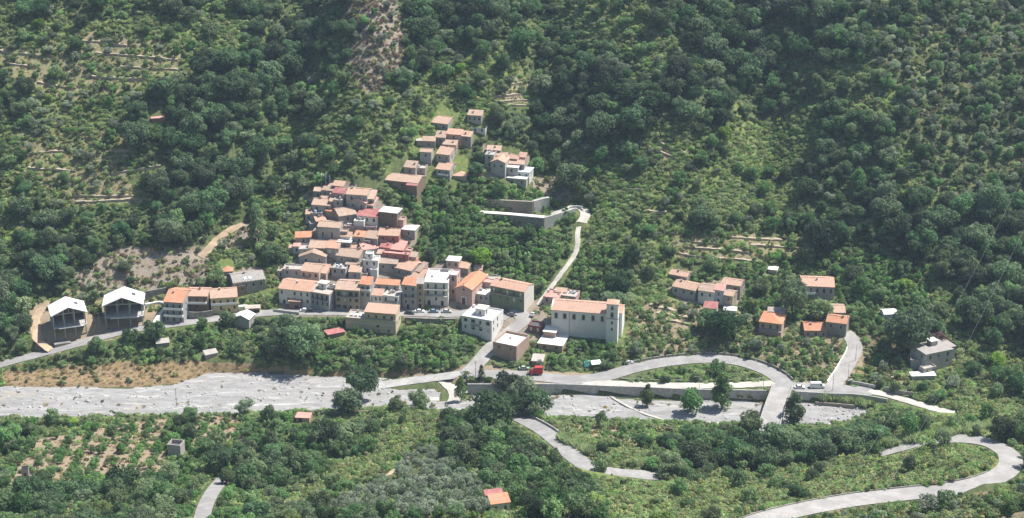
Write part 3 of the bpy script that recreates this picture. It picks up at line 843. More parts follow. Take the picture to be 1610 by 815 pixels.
    if chim and ro is not None and not nest:
        for k in range(chim):
            cx, cy = x0 + w * R.uniform(.15, .85), y0 + d * R.uniform(.35, .6)
            zc = zt + (cy - y0) * pitch if typ == 'shed' else zt + min(cy - y0, y1 - cy) * pitch if typ == 'gx' else zt - .4
            cb = MB(); cb.box(cx - .3, cx + .3, cy - .25, cy + .25, zc - .3, zc + 1.05); cb.box(cx - .38, cx + .38, cy - .33, cy + .33, zc + 1.051, zc + 1.16)
            cb.build('chimney', wm, ro)
    openings(par, F, (x0, y0), 0); openings(par, RT, (x1, y0), math.pi / 2)
    openings(par, [(d - b, d - a, c, e2, *r) for a, b, c, e2, *r in LT], (x0, y1), -math.pi / 2)
    return wo, ro, zt

def balcony(root, x0, x1, z, dep=.9, y=0, slabm=None, rail='iron', color=None):
    mb = MB(); mb.box(x0, x1, y - dep, y - .004, z - .15, z)
    b = mb.build('balcony', slabm or CONC, root)
    r = MB()
    if rail == 'iron':
        n = max(3, int((x1 - x0) / .3))
        for k in range(n + 1):
            q = x0 + .03 + (x1 - x0 - .06) * k / n; r.box(q - .02, q + .02, y - dep + .02, y - dep + .06, z, z + .95)
        r.box(x0, x1, y - dep, y - dep + .07, z + .951, z + 1.0)
        for q in (x0, x1 - .05): r.box(q, q + .05, y - dep + .07, y - .01, z + .93, z + .98)
        r.build('railing', IRON, b)
    else:
        r.box(x0, x1, y - dep, y - dep + .1, z + .003, z + .9)
        for q in (x0, x1 - .1): r.box(q, q + .1, y - dep + .101, y - .01, z + .003, z + .9)
        r.build('railing', color or WHITE, b)
    return b

def dish(root, x, y, z, r=.45):
    mb = MB(); n = 10
    ring = lambda rr, o: [(x + rr * math.cos(2 * math.pi * k / n), y - o, z + 1 + rr * math.sin(2 * math.pi * k / n)) for k in range(n)]
    a, b = ring(r, .12), ring(r * .5, .02)
    for k in range(n):
        j = (k + 1) % n; mb.poly([a[k], a[j], b[j], b[k]])
    mb.poly(b); mb.tube((x, y, z), (x, y, z + 1), .035)
    mb.build('satellite_dish', WHITE, root)

def frame_of(u1, v1, u2, v2, hp):
    um, vm = (u1 + u2) / 2, (v1 + v2) / 2
    P, h = hit(um, vm, lift_px=hp)
    ze = P[2]
    A, B = on_plane(u1, v1, ze), on_plane(u2, v2, ze)
    yaw = math.atan2(B[1] - A[1], B[0] - A[0]); w = float(np.hypot(*(B - A)[:2]))
    dep = project(*P)[2]
    s = F_PX / dep
    dlt = math.atan2(CAM_Z - P[2], P[1] - CAM_Y)
    return A, yaw, w, h, s, dlt, ze

def place(name, label, cat, u1, v1, u2, v2, hp, group=None):
    if v2 is None: v2 = v1 + .11 * (u2 - u1)
    A, yaw, w, h, s, dlt, ze = frame_of(u1, v1, u2, v2, hp)
    root = empty(name, (A[0], A[1], ze - h), yaw)
    tag(root, label, cat, group)
    return root, w, h, s, dlt, yaw, A

def foot(A, yaw, w, d, m=.8):
    c, s_ = math.cos(yaw), math.sin(yaw)
    FOOT.append((A[0], A[1], c, s_, -m, w + m, -m, d + m))
def guard(u1, u2, vt, vb): GUARD.append((min(u1, u2), vt, max(u1, u2), vb))

HN = [0]
def H(label, u1, v1, u2, v2, hp, rp, typ, wall, roof, win=None, name='house', cat='house', D=None, group=None, pitch=.3, vis=None, **kw):
    HN[0] += 1
    R = random.Random(100 + HN[0])
    root, w, h, s, dlt, yaw, A = place(name, label, cat, u1, v1, u2, v2, hp, group)
    if D is None:
        if typ in ('shed',): d = rp / (s * (math.sin(dlt) + pitch * math.cos(dlt)))
        elif typ == 'gx': d = 2 * rp / (s * (math.sin(dlt) + pitch * math.cos(dlt)))
        else: d = rp / (s * math.sin(dlt))
        d = max(d, 2.2)
        if typ == 'gx': d = min(d, 11)
    else: d = D
    bal = kw.pop('bal', None); dsh = kw.pop('dish', 0); extra = kw.pop('extra', None)
    if typ in ('gx', 'shed') and 'chim' not in kw and w > 4.5 and d > 3 and R.random() < .45: kw['chim'] = 1
    wo, ro, zt = block(root, w, d, h, typ, wall, roof, pitch=pitch, win=win, R=R, **kw)
    if (group == 'houses of the stepped old village' and R.random() < .7):          # later additions built against the house
        for sd in R.sample([0, 1], R.choice([1, 1, 2])):
            aw, ad, ah = R.uniform(1.8, 3.2), d * R.uniform(.5, .85), h * R.uniform(.55, .85)
            block(root, aw, ad, ah, R.choice(['shed', 'shed', 'flat']), R.choice([wall, 'stone', 'grey', 'rose']), R.choice([roof if typ != 'flat' else 'tan', 'tan', 'old', 'terra']), ox=(w + .02 if sd else -aw - .02), oy=R.uniform(.1, d - ad),
                  nest='annex', win=(1, 1, 'dark') if R.random() < .6 else None, R=R, over=.2, pitch=.28, bury=3)
    if typ == 'flat' and name == 'house' and w > 4 and d > 3:                     # what gathers on a roof terrace
        for k in range(R.randint(1, 3)):
            mb = MB(); x, y = R.uniform(.6, w - 1.6), R.uniform(d * .3, d - 1.2)
            zz = h - kw.get('para', .5) + .002
            if R.random() < .5:
                mb.tube((x, y, zz), (x, y, zz + 1.1), .5, .5, 10); mb.build('water_tank', WALL[R.choice(['white', 'blue', 'grey'])], root)
            else:
                mb.box(x, x + R.uniform(.6, 1.3), y, y + .7, zz, zz + R.uniform(.4, 1.1)); mb.build('roof_box', WALL[R.choice(['grey', 'rose', 'stone'])], root)
    if typ in ('gx', 'shed', 'flat', 'slab') and name == 'house' and R.random() < .35:
        mb = MB(); x = w * R.uniform(.2, .8); zz = h + (d * .5 * pitch if typ in ('gx', 'shed') else 0)
        mb.tube((x, d * .5, zz - .3), (x, d * .5, zz + 2.2), .035); mb.tube((x - .5, d * .5, zz + 2.0), (x + .5, d * .5, zz + 2.0), .03); mb.build('antenna', IRON, root)
    for b in (bal or []): balcony(root, b[0] * w, b[1] * w, h - b[2], *b[3:])
    for k in range(dsh): dish(root, w * R.uniform(.1, .9), d * .5, h + (.3 if typ in ('shed', 'gx') else 0))
    if extra: extra(root, w, d, h, R)
    foot(A, yaw, w, d)
    guard(u1 - 2, u2 + 3, min(v1, v2 or v1) - rp, max(v1, v2 or v1) + (vis if vis is not None else hp * .75))
    return root, w, d, h

# ------------------------------------------------------------------ the old village on the slope (top to bottom)
G1 = 'houses of the stepped old village'
V = lambda *a, **k: H(*a, group=G1, **k)
V('tiny tan-roofed house at the very top of the stepped village', 522, 292, 539, None, 12, 8, 'shed', 'stone', 'tan', (1, 1, 'dark'), vis=4)
V('narrow tan-roofed house at the top left end of the stepped village', 493, 301, 506, 301.5, 13, 6, 'shed', 'stone', 'tan', (1, 1, 'dark'))
V('tan-roofed house between the top left house and the maroon roof', 506, 299, 523, None, 13, 6, 'shed', 'stone', 'old', (2, 1, 'dark'))
V('house with dull maroon roof and coral side wall near the village top', 523, 303, 540, None, 16, 8, 'shed', 'rose', 'red', (1, 1, 'dark'), side=(1, 1, 'brown'))
V('broad tan-roofed house at the top right of the stepped village', 544, 306, 577, 308, 22, 10, 'gx', 'grey', 'tan', (2, 1, 'brown'), side=(1, 1, 'dark'), chim=1)
V('small tan roof tucked above the long tan roof on the left edge', 502, 314, 522, None, 10, 8, 'shed', 'stone', 'tan', (1, 1, 'dark'), vis=2)
V('long tan roof on the left edge over a grey wall', 490, 322, 521, 324, 15, 10, 'gx', 'grey', 'tan', (2, 1, 'dark'), side=(1, 1, 'dark'))
V('bare grey block wedged between tan roofs and the pink gable', 524, 314, 538, 315, 18, 7, 'flat', 'grey', 'pale', (1, 1, 'dark'), pmat=None)
V('house with pink gable roof facing the valley', 548, 317, 575, 320.5, 12, 18, 'gy', 'grey', 'pink', (2, 1, 'dark'), pitch=.42)
V('grey house with pale flat terrace on the left edge of the village', 489, 335, 506, 335, 14, 6, 'flat', 'grey', 'pale', (1, 1, 'dark'))
V('low orange lean-to roof in the middle of the upper rows', 512, 332, 538, None, 9, 5, 'shed', 'stone', 'orange', vis=2)
V('large tan roof slanting across the middle of the upper rows', 533, 341, 561, 337, 14, 16, 'gx', 'stone', 'tan', (1, 1, 'dark'), chim=1, vis=6)
V('tan roof tilting left on the edge above the grey tall house', 497, 349, 513, 347, 9, 14, 'shed', 'stone', 'terra', vis=3)
V('house with half red half tan roof and cream wall', 561, 339, 593, 342, 15, 11, 'gx', 'cream', 'red', (3, 1, 'brown'), side=(1, 1, 'dark'), vis=12)
V('small grey house with white terrace and dark door', 556, 347, 572, 348, 16, 6, 'flat', 'white', 'white', None, door=[(.35, 1.0, 2.1, 'dark')], vis=11)
V('low rose terrace block below the cream house', 541, 355, 592, 357, 8, 4, 'flat', 'rose', 'pale', (4, 1, 'dark'))
V('dark brick house with white flat roof right of the village', 596, 333, 624, 336, 24, 8, 'slab', 'brown', 'white', (2, 1, 'dark'), side=(1, 1, 'dark'))
V('little white-roofed shed below the dark brick house', 632, 361, 652, 363, 11, 8, 'slab', 'grey', 'white', (1, 1, 'dark'), name='shed', cat='shed')
V('tall grey house with tan roof and two dark slit windows', 499, 357, 534, 359, 22, 9, 'gx', 'grey', 'tan', [(1.9, 2.7, 2.2, 4.6, 'dark', 'window'), (5.9, 6.7, 2.2, 4.6, 'dark', 'window')], side=(1, 2, 'dark'))
V('small tan roof right beside the tall grey house', 535, 372, 550, None, 10, 8, 'shed', 'cream', 'terra', (1, 1, 'dark'), vis=3)
V('bright orange roof between white wall and old tan roof', 556, 372, 572, 373.5, 12, 9, 'shed', 'grey', 'orange', (1, 1, 'dark'), lside=None)
V('weathered grey-tan roof right of the bright orange one', 573, 374, 593, None, 12, 12, 'gx', 'stone', 'old', (1, 1, 'dark'), vis=4)
V('broad tan roof on the right edge over a dark red strip of wall', 594, 370, 627, 371.5, 15, 11, 'gx', 'red', 'tan', (2, 1, 'brown'), side=(1, 1, 'dark'), vis=6)
V('pale pink lean-to below the broad right-hand roof', 594, 377, 608, None, 9, 6, 'shed', 'pink', 'pink', vis=3)
V('house with orange roof jutting out at the left edge', 464, 374, 490, 373.5, 12, 9, 'shed', 'grey', 'orange', (1, 1, 'dark'))
V('white rounded turret with pink cap on the left edge', 461, 388, 471, 388, 12, 5, 'hip', 'white', 'pink', (1, 1, 'dark'))
V('pale terrace house between turret and tan roofs', 470, 392, 490, 391, 16, 8, 'flat', 'grey', 'pale', (1, 1, 'dark'))
V('tan-roofed house under the tall grey house', 485, 390, 513, 391, 13, 12, 'gx', 'stone', 'tan', (2, 1, 'dark'), vis=7)
V('orange-tan roofed house with white shuttered windows', 513, 390, 532, 391.5, 18, 12, 'gx', 'grey', 'terra', (2, 1, 'closed_white'), vis=10)
V('dark house with clean white flat roof in the village middle', 531, 381, 551, 382, 14, 8, 'slab', 'stone', 'white', (1, 1, 'dark'), vis=9)
V('patchy pink and white roof slanting in the village middle', 570, 394, 592, 391, 9, 13, 'shed', 'cream', 'pink', (1, 1, 'dark'), vis=5)
V('dark red roofed house above the red facade', 597, 389, 613, None, 10, 9, 'shed', 'rose', 'red', (1, 1, 'dark'), vis=3)
V('house with pink roof terrace above the red facade', 613, 392, 634, None, 12, 14, 'shed', 'red', 'pink', (1, 1, 'dark'), vis=3)
V('tall house with deep red facade on the right edge of the village', 601, 397, 642, 401, 18, 6, 'flat', 'red', 'pink', (3, 1, 'dark'), vis=10)
V('grey gabled house with dark tan roof on the left of the middle rows', 470, 404, 512, 405, 15, 10, 'gy', 'grey', 'old', (2, 1, 'dark'), pitch=.35, vis=12)
V('small tan roof behind the wide tan roof in the centre', 546, 391, 558, None, 8, 7, 'shed', 'stone', 'tan', vis=1)
V('wide tan roof over a dark wall in the centre of the village', 528, 402, 564, 406, 16, 14, 'gx', 'stone', 'tan', (2, 1, 'dark'), vis=8)

def stairs_white(root, w, d, h, R):
    block(root, w * .5, d * .5, 2.2, 'flat', 'white', 'white', ox=w * .1, oy=d * .35, oz=h, bury=.5, nest='roof_hut', win=(1, 1, 'dark'))
    block(root, w * .45, 2.2, h * .55, 'flat', 'white', 'white', ox=w * .55, oy=-2.22, bury=3, nest='stair_block')
V('bright white terraced house with stepped flat roofs', 571, 409, 594, 410, 24, 8, 'flat', 'white', 'white', (2, 2, 'dark'), extra=stairs_white, vis=22)
V('old tan roof right of the white terraced house', 595, 414, 624, 416, 14, 13, 'gx', 'stone', 'old', (2, 1, 'dark'), vis=9)
V('light tan gable roof at the right edge above the chapel row', 621, 421, 647, 427, 15, 15, 'gx', 'stone', 'terra', (2, 1, 'dark'), vis=9, bal=[(.05, .6, 2.4, 1.2)])
V('small bright orange roof at the right edge behind the light tan gable', 635, 412, 651, 415, 12, 10, 'shed', 'rose', 'orange', vis=3)
V('grey house with pale flat roof and dark solar panel', 444, 423, 473, 424, 17, 8, 'flat', 'grey', 'pale', (2, 1, 'dark'))
V('house with tan roof and two windows behind the long front house', 473, 426, 501, 429, 18, 12, 'gx', 'pink', 'tan', (3, 1, 'brown'), side=(1, 1, 'dark'), bal=[(.1, .45, 2.5, .8)])
V('grey house with pale patchy flat roof in the lower middle', 521, 421, 543, 423, 16, 9, 'flat', 'grey', 'pale', (2, 1, 'dark'))
V('small tan roof above the square tan one in the lower middle', 543, 416, 560, 418, 12, 8, 'shed', 'stone', 'tan', vis=4)
V('square tan roof over a grey wall in the lower middle', 548, 428, 567, 429, 15, 12, 'gx', 'grey', 'tan', (1, 1, 'dark'), vis=11)

# front row along the road
G2 = 'houses in the front row along the road'
W = lambda *a, **k: H(*a, group=G2, **k)
W('long front house with tan roof, white left half at the row\'s left end', 438, 453.5, 488, 459, 24, 14, 'gx', 'white', 'terra', (5, 2, 'brown'), chim=1, door=[(.12, 1.1, 2.2, 'brown')])
W('small brown roadside annex in front of the long white house', 454, 474, 472, 475, 12, 6, 'slab', 'brown', 'tan', None, door=[(.5, 1.6, 2.1, 'dark')], name='annex', cat='annex')
def white_hut(root, w, d, h, R):
    block(root, 3.6, 2.8, 2.4, 'slab', 'white', 'white', ox=w * .1, oy=d * .5, oz=h - .5, bury=.1, nest='roof_hut', win=(1, 1, 'dark'))
    mb = MB(); mb.box(w * .5, w * .85, d * .55, d * .85, h - .49, h + .1); mb.build('solar_panel', ROOF['dark'], root)
W('grey front house with red-edged roof terrace and white hut', 488, 458.5, 517, 463.5, 27, 16, 'flat', 'grey', 'pale', (4, 2, 'brown', True), side=(2, 2, 'dark'), extra=white_hut, pmat=WALL['pink'], bal=[(.05, .95, 3.0, .9)])
W('ochre front house with tan roof and long iron balcony', 527, 455.5, 565, 457.5, 31, 15, 'gx', 'ochre', 'tan', (4, 3, 'green', True), chim=1, bal=[(.1, .9, 2.9, .9)], door=[(.55, 1.1, 2.2, 'brown')])
W('tall narrow front house with orange roof and white balcony', 565, 447, 582, 448.5, 38, 12, 'shed', 'grey', 'orange', (2, 2, 'dark'), bal=[(0, 1, 2.6, .8, 0, None, 'solid')], side=(1, 1, 'dark'))
W('house with long orange-red roof set behind the front row', 590, 447, 627, 449, 22, 8, 'shed', 'grey', 'orange', (3, 1, 'dark'), vis=8)
W('low pale front house with orange roof beside the tall narrow one', 580, 464, 601, 465.5, 21, 10, 'shed', 'white', 'terra', (3, 2, 'brown'), door=[(.4, 1.0, 2.2, 'brown')])
W('pale front house with cluttered roof terrace and bright side wall', 602, 464, 626, 467, 22, 12, 'flat', 'white', 'pale', (3, 2, 'brown'), side=(1, 1, 'dark'), bal=[(.1, .9, 2.8, .7)], dish=1)
W('grey front house with orange-red lean-to roof', 632, 448, 654, 450, 37, 12, 'shed', 'grey', 'orange', (2, 3, 'dark'), bal=[(.1, .9, 5.2, .8)], door=[(.3, 1.1, 2.2, 'dark')])
W('narrow grey-roofed house left of the white apartment block', 654, 446.5, 666, 447, 38, 9, 'shed', 'ochre', 'grey', (1, 3, 'dark'), door=[(.3, 1.1, 2.2, 'dark')])
W('tan gable roof behind the grey-roofed narrow house', 641, 437, 671, 437, 14, 14, 'gx', 'stone', 'terra', vis=4, dish=1)
def apt(root, w, d, h, R):
    for k in range(2): balcony(root, .3, w - .3, h - 2.9 - 3 * k, 1.1, 0, WALL['cream'], 'iron')
    mb = MB(); mb.box(w * .5, w * .85, d * .86, d * .97, h - .48, h - .1); mb.build('solar_panel', ROOF['dark'], root)
    mb = MB(); mb.box(w * .45, w * .5, .3, d - .3, h - .49, h - .2); mb.build('roof_kerb', WALL['white'], root)
W('white three-storey apartment block with balconies and white flat roof', 666, 443.5, 704, 445, 36, 22, 'flat', 'cream', 'white', (3, 3, 'dark', True), side=(3, 3, 'brown'), extra=apt, door=[(.15, 1.2, 2.3, 'dark'), (.7, 1.2, 2.3, 'dark')])
W('narrow rose house wedged right of the white apartment block', 706, 432, 718, 433, 38, 9, 'flat', 'rose', 'white', (1, 4, 'brown', True), side=(1, 2, 'dark'))
W('small pink tower house standing behind the apartment block', 702, 410, 721, 411.5, 20, 7, 'slab', 'pink', 'white', (2, 1, 'dark'), vis=10, side=(1, 1, 'dark'))
W('tan roofed annex right of the small pink tower house', 721, 421, 736, 423, 10, 9, 'shed', 'stone', 'tan', vis=2)
def chapel_x(root, w, d, h, R):
    mb = MB(); mb.box(w / 2 - 1.2, w / 2 + 1.2, -.12, -.01, .02, 3.6); mb.build('portal_surround', WALL['cream'], root)
    obj('door', door_mesh(1.5, 3.0, 'brown'), root, (w / 2 - .75, -.32, .05))
    mb = MB(); n = 12
    mb.poly([(w / 2 + .45 * math.cos(6.283 * k / n), -.03, h - .3 + .45 * math.sin(6.283 * k / n)) for k in range(n)]); mb.build('round_window', GLASS, root)
    mb = MB(); mb.tube((w / 2, .1, h + 1.2), (w / 2, .1, h + 2.6), .05); mb.tube((w / 2 - .4, .1, h + 2.1), (w / 2 + .4, .1, h + 2.1), .05); mb.build('roof_cross', IRON, root)
W('rose chapel with bright orange gable roof beside the apartment block', 716, 452.5, 742, 456.5, 24, 32, 'gy', 'rose', 'orange', None, name='chapel', cat='chapel', pitch=.4, extra=chapel_x, D=17)
W('small tan roof peeping out behind the chapel', 745, 424, 757, 425, 8, 7, 'shed', 'stone', 'tan', vis=2)
def terr(root, w, d, h, R):
    block(root, 3.2, 2.6, 2.6, 'slab', 'rose', 'pink', ox=w * .2, oy=d * .55, oz=h - .5, bury=.1, nest='roof_hut')
W('low white-roofed house with rose roof hut right of the chapel', 743, 461, 769, 465, 13, 22, 'flat', 'grey', 'white', (3, 1, 'dark'), extra=terr)
W('grey flat annex behind the green house', 759, 437, 781, 440, 8, 7, 'flat', 'grey', 'pale', vis=3)
def green_gable(root, w, d, h, R):
    mb = MB(); mb.prism([(w + .004, 0, -3), (w + .07, 0, -3), (w + .07, d, -3), (w + .004, d, -3)], [(w + .004, 0, h), (w + .07, 0, h), (w + .07, d, h), (w + .004, d, h)])
    mb.prism([(w + .004, 0, h + .001), (w + .004, d, h + .001), (w + .004, d / 2, h + d * .15)], [(w + .07, 0, h + .001), (w + .07, d, h + .001), (w + .07, d / 2, h + d * .15)])
    mb.build('gable_wall', WALL['cream'], root)
    obj('window', window_mesh(.9, 1.4, 'dark'), root, (w - .02 + .1, d * .4, h - 2.4), math.pi / 2)
H('long green two-storey house with pale shutters and patchy tan roof', 771, 449, 824, 459.5, 30, 11.5, 'gx', 'green', 'terra', (5, 2, 'closed_white', True), group=G2,
  bal=[(.02, .98, 2.75, .7)], extra=green_gable)

# houses below the road and round the square
def tanbox(root, w, d, h, R):
    block(root, w * .62, d * .8, 2.7, 'shed', 'tan', 'terra', ox=w * .375, oy=d * .08, oz=h - .02, bury=.0, nest='upper_storey', win=(4, 1, 'brown'), pitch=.18)
    for k in range(3):
        mb = MB(); mb.box(w * .06 + k * 1.9, w * .06 + k * 1.9 + 1.1, d * .3, d * .5, h - .49, h + .2); mb.build('roof_tank', WALL['blue' if k == 0 else 'white'], root)
    mb = MB(); mb.box(-.03, w + .03, -.06, -.003, h * .62, h * .62 + .2); mb.build('string_course', WALL['cream'], root)
H('long tan house with orange upper roof standing below the road', 543, 499, 622, 505.5, 20, 13, 'flat', 'tan', 'pale', [(13, 14.1, 2.4, 3.6, 'brown', 'window'), (17.6, 18.5, .6, 1.8, 'dark', 'window'), (13.5, 14.2, .4, 1.2, 'dark', 'window')], extra=tanbox, group='houses below the road', side=(2, 1, 'dark'), vis=24)
H('low shed with red and white sheet roof below the road', 516, 527, 542, 522, 6, 7, 'slab', 'brown', 'red', None, name='shed', cat='shed', group='houses below the road')
def whitehouse(root, w, d, h, R):
    block(root, 4.2, 4.0, 2.7, 'slab', 'white', 'white', ox=w * .32, oy=d * .35, oz=h - .5, bury=.1, nest='roof_hut', sdoor=[(.3, 1, 2.1, 'dark')], win=(1, 1, 'dark'))
    balcony(root, w * .32, w * .62, h - 3.0, 1.0)
    mb = MB(); mb.box(-.05, w + .05, -.07, -.004, h * .46, h * .46 + .22); mb.build('string_course', WALL['blue'], root)
H('white two-storey house with white flat roof and roof hut', 726, 496.5, 773, 504.5, 28, 19, 'flat', 'white', 'white', (4, 2, 'green'), side=(3, 2, 'brown'), extra=whitehouse, group='houses below the road', pmat=WALL['cream'])
H('brick-coloured box house with sunk white roof below the square', 775, 537.5, 812, 545, 25, 20, 'flat', 'brick', 'white', (2, 1, 'dark'), side=None, group='houses below the road', para=.9)
H('low brick house with white slab roof in front of the church', 846, 540, 884, 544.5, 9, 21, 'slab', 'brick', 'white', (2, 1, 'dark'), group='houses below the road', extra=lambda r, w, d, h, R: block(r, w * .5, d * .45, 2.2, 'slab', 'brick', 'white', ox=w * .05, oy=d * .5, oz=h + .25, bury=0, nest='roof_hut', side=(1, 1, 'dark')))
H('low dark red store with cluttered terrace on the square', 830, 511, 850, 514, 12, 8, 'flat', 'darkred', 'dark', (2, 1, 'closed_white'), name='store', cat='house', group='houses below the road')
H('pink flat-roofed house behind the left end of the church', 854, 466, 878, 469, 14, 13, 'flat', 'rose', 'pink', (2, 1, 'dark'), vis=6)
H('pink house with dark roof opening behind the church roof', 880, 464, 905, 467, 13, 10, 'flat', 'rose', 'pale', (2, 1, 'dark'), vis=4)
H('tan lean-to roof between the two pink houses behind the church', 873, 459, 891, 460, 11, 6, 'shed', 'rose', 'tan', vis=3)

# church
root, cw, chh, s_, dl_, yaw_, A_ = place('church', 'long pale church with tan roof, arched windows and square bell tower', 'church', 867, 487.5, 955, 494, 40)
cd = 11.5
ars = [(cw * f - .55, cw * f + .55, chh - 3.4, chh - 1.2, 'arch', 'window') for f in (.085, .24, .405, .575, .745, .91)]
block(root, cw, cd, chh, 'gx', 'church', 'terra', win=ars, pitch=.32, bury=5)
mb = MB(); mb.box(-.35, 0.25, -.35, cd + .35, chh - 1, chh + .55)
mb2 = MB(); mb2.poly([(-.36, 0, chh), (-.36, cd, chh), (-.36, cd / 2, chh + 2.6)]); mb2.poly([(.24, 0, chh), (.24, cd, chh), (.24, cd / 2, chh + 2.6)])
mb2.poly([(-.36, 0, chh), (.24, 0, chh), (.24, cd / 2, chh + 2.6), (-.36, cd / 2, chh + 2.6)]); mb2.poly([(-.36, cd, chh), (.24, cd, chh), (.24, cd / 2, chh + 2.6), (-.36, cd / 2, chh + 2.6)])
mb2.build('gable_coping', WALL['white'], root)
mb = MB(); mb.box(-.1, cw, -.14, -.004, chh - .35, chh - .02); mb.build('cornice', WALL['white'], root)
mb = MB(); mb.tube((cw * .325, -.1, chh - .4), (cw * .325, -.1, -1), .07); mb.build('downpipe', FRAME['grey'], root)
tw = 4.6; th_ = chh + 5.0
for z_, hh_ in ((chh + 1.6, 1.5),): pass
block(root, tw, tw, th_, 'hip', 'church', 'terra', ox=cw - .2, oy=-1.7, bury=5, nest='bell_tower', pitch=.35, over=.3,
      win=[(tw / 2 - .45, tw / 2 + .45, th_ - 2.3, th_ - .9, 'arch', 'window'), (tw / 2 - .55, tw / 2 + .55, th_ - 5.6, th_ - 3.5, 'arch', 'window'), (tw / 2 - .4, tw / 2 + .4, th_ - 8.6, th_ - 7.3, 'dark', 'window'), (tw / 2 - .4, tw / 2 + .4, th_ - 11.4, th_ - 10.1, 'dark', 'window')],
      side=[(tw / 2 - .5, tw / 2 + .5, th_ - 2.4, th_ - .9, 'arch', 'window')])
mb = MB(); mb.box(cw - .4, cw - .2 + tw + .2, -1.95, -1.71, th_ - 6.3, th_ - 6.0); mb.box(cw - .2 + tw + .001, cw + tw, -1.95, 2.9, th_ - 6.3, th_ - 6.0); mb.build('tower_cornice', WALL['grey'], root)
block(root, 5.5, cd - 3, chh - .6, 'gx', 'church', 'terra', ox=cw + .1, oy=2.95, bury=5, nest='apse', pitch=.32)
foot(A_, yaw_, cw + 6, cd + 1, 1); FOOT.append((A_[0], A_[1], math.cos(yaw_), math.sin(yaw_), cw - 1, cw + 6, -3, 3))
guard(865, 992, 464, 530); 

# ------------------------------------------------------------------ upper hamlet
G3 = 'houses of the upper hamlet'
U = lambda *a, **k: H(*a, group=G3, **k)
U('lone small house at the top right of the upper hamlet', 735, 181, 757, 182.5, 12, 8, 'shed', 'grey', 'tan', (3, 1, 'dark'), side=(1, 1, 'dark'))
U('tan-roofed house at the top left of the upper hamlet', 679, 193, 704, 196, 9, 11, 'gx', 'grey', 'tan', (2, 1, 'dark'))
U('roofless pale wall remains right of the topmost hamlet houses', 741, 200, 763, 202, 8, 4, 'open', 'cream', 'tan', (2, 1, 'dark'), name='ruin', cat='ruin')
U('rose-walled hamlet house with tan roof, left of its twin roof', 702, 211, 725, 212.5, 14, 8, 'shed', 'rose', 'terra', (1, 1, 'dark'), vis=8)
U('hamlet house with square tan roof at the right of the upper row', 724, 214, 740, 215.5, 16, 8, 'shed', 'stone', 'tan', (1, 1, 'dark'), vis=11)
U('narrow hamlet house with stepped roof left of the rose one', 684, 216, 700, 217, 13, 10, 'shed', 'stone', 'tan', (1, 1, 'dark'), vis=9, chim=1)
U('hamlet house with wide low tan roof on the left', 664, 222, 684, 222.5, 11, 7, 'shed', 'stone', 'tan', (1, 1, 'dark'), vis=6)
U('pale flat-roofed shed at the left end of the hamlet', 655, 222, 664, 222, 8, 4, 'slab', 'stone', 'pale', name='shed', cat='shed', vis=6)
U('hamlet house with tan roof in the centre below the rose one', 696, 227.5, 717, 229, 12, 8, 'shed', 'rose', 'tan', (1, 1, 'dark'), vis=7, side=(1, 1, 'dark'))
U('tall hamlet house with small tan roof on the left', 660, 239, 678, 240, 17, 10, 'gx', 'grey', 'tan', (1, 2, 'dark'), vis=15, D=5)
U('gabled hamlet house with sunny side wall in the centre', 686, 242, 707, 244.5, 17, 12, 'gx', 'grey', 'tan', (2, 1, 'dark'), side=(2, 1, 'dark'), vis=14)
U('grey hamlet house with tan roof and flat wing at lower left', 635, 263, 653, 264.5, 15, 10, 'shed', 'stone', 'tan', (1, 1, 'dark'), vis=12)
U('flat grey wing right of the lower left hamlet house', 654, 264, 668, 265, 13, 6, 'flat', 'stone', 'pale', (1, 1, 'dark'), vis=9)
U('hamlet house with tan roof and small balcony at the lower edge', 685, 266, 707, 268.5, 14, 11, 'gx', 'grey', 'tan', (2, 1, 'dark'), side=(1, 1, 'dark'), bal=[(.2, .9, 2.4, .8, 0, None, 'solid')])
U('low hipped roof of rosy tiles at the lower right of the hamlet', 713, 277, 733, 278, 5, 13, 'hip', 'rose', 'terra', vis=2)
U('long tan-roofed house with red right end below the hamlet', 606, 283, 657, 289, 14, 11, 'gx', 'brown', 'tan', (3, 1, 'dark'), extra=lambda r, w, d, h, R: block(r, w * .32, 1.6, h - .6, 'shed', 'brown', 'red', ox=w * .69, oy=-1.62, bury=3, nest='red_porch', pitch=.25))
G4 = 'houses of the cluster on the retaining wall'
K = lambda *a, **k: H(*a, group=G4, **k)
K('topmost tan roof of the cluster above the retaining wall', 765, 236, 787, 237, 11, 7, 'shed', 'stone', 'tan', (2, 1, 'dark'), vis=4)
K('grey flat-roofed house at the left end of the walled cluster', 762, 243, 776, 244, 20, 7, 'flat', 'grey', 'pale', (1, 2, 'dark'), vis=20)
K('tan roof in the middle of the walled cluster', 777, 245, 797, 246, 11, 9, 'gx', 'rose', 'tan', (1, 1, 'dark'), vis=5, D=5)
K('pinkish tan roof right of the middle in the walled cluster', 794, 249, 813, 250.5, 11, 10, 'gx', 'pink', 'terra', (1, 1, 'dark'), vis=5, D=5)
K('small tan roof at the top right corner of the walled cluster', 815, 247, 826, 248, 10, 7, 'shed', 'rose', 'terra', (1, 1, 'dark'), vis=6)
K('grey gable-fronted house at the lower left of the walled cluster', 772, 255, 794, 257, 20, 9, 'gy', 'grey', 'tan', (2, 1, 'dark'), vis=18, pitch=.4)
K('long tan roof above the white terraces of the walled cluster', 792, 257, 824, 259, 12, 9, 'gx', 'stone', 'tan', (3, 1, 'dark'), vis=5, D=6)
K('house with gleaming white square roof in the walled cluster', 795, 263, 814, 264.5, 13, 8, 'slab', 'grey', 'white', (1, 1, 'dark'), vis=10, side=(1, 1, 'dark'))
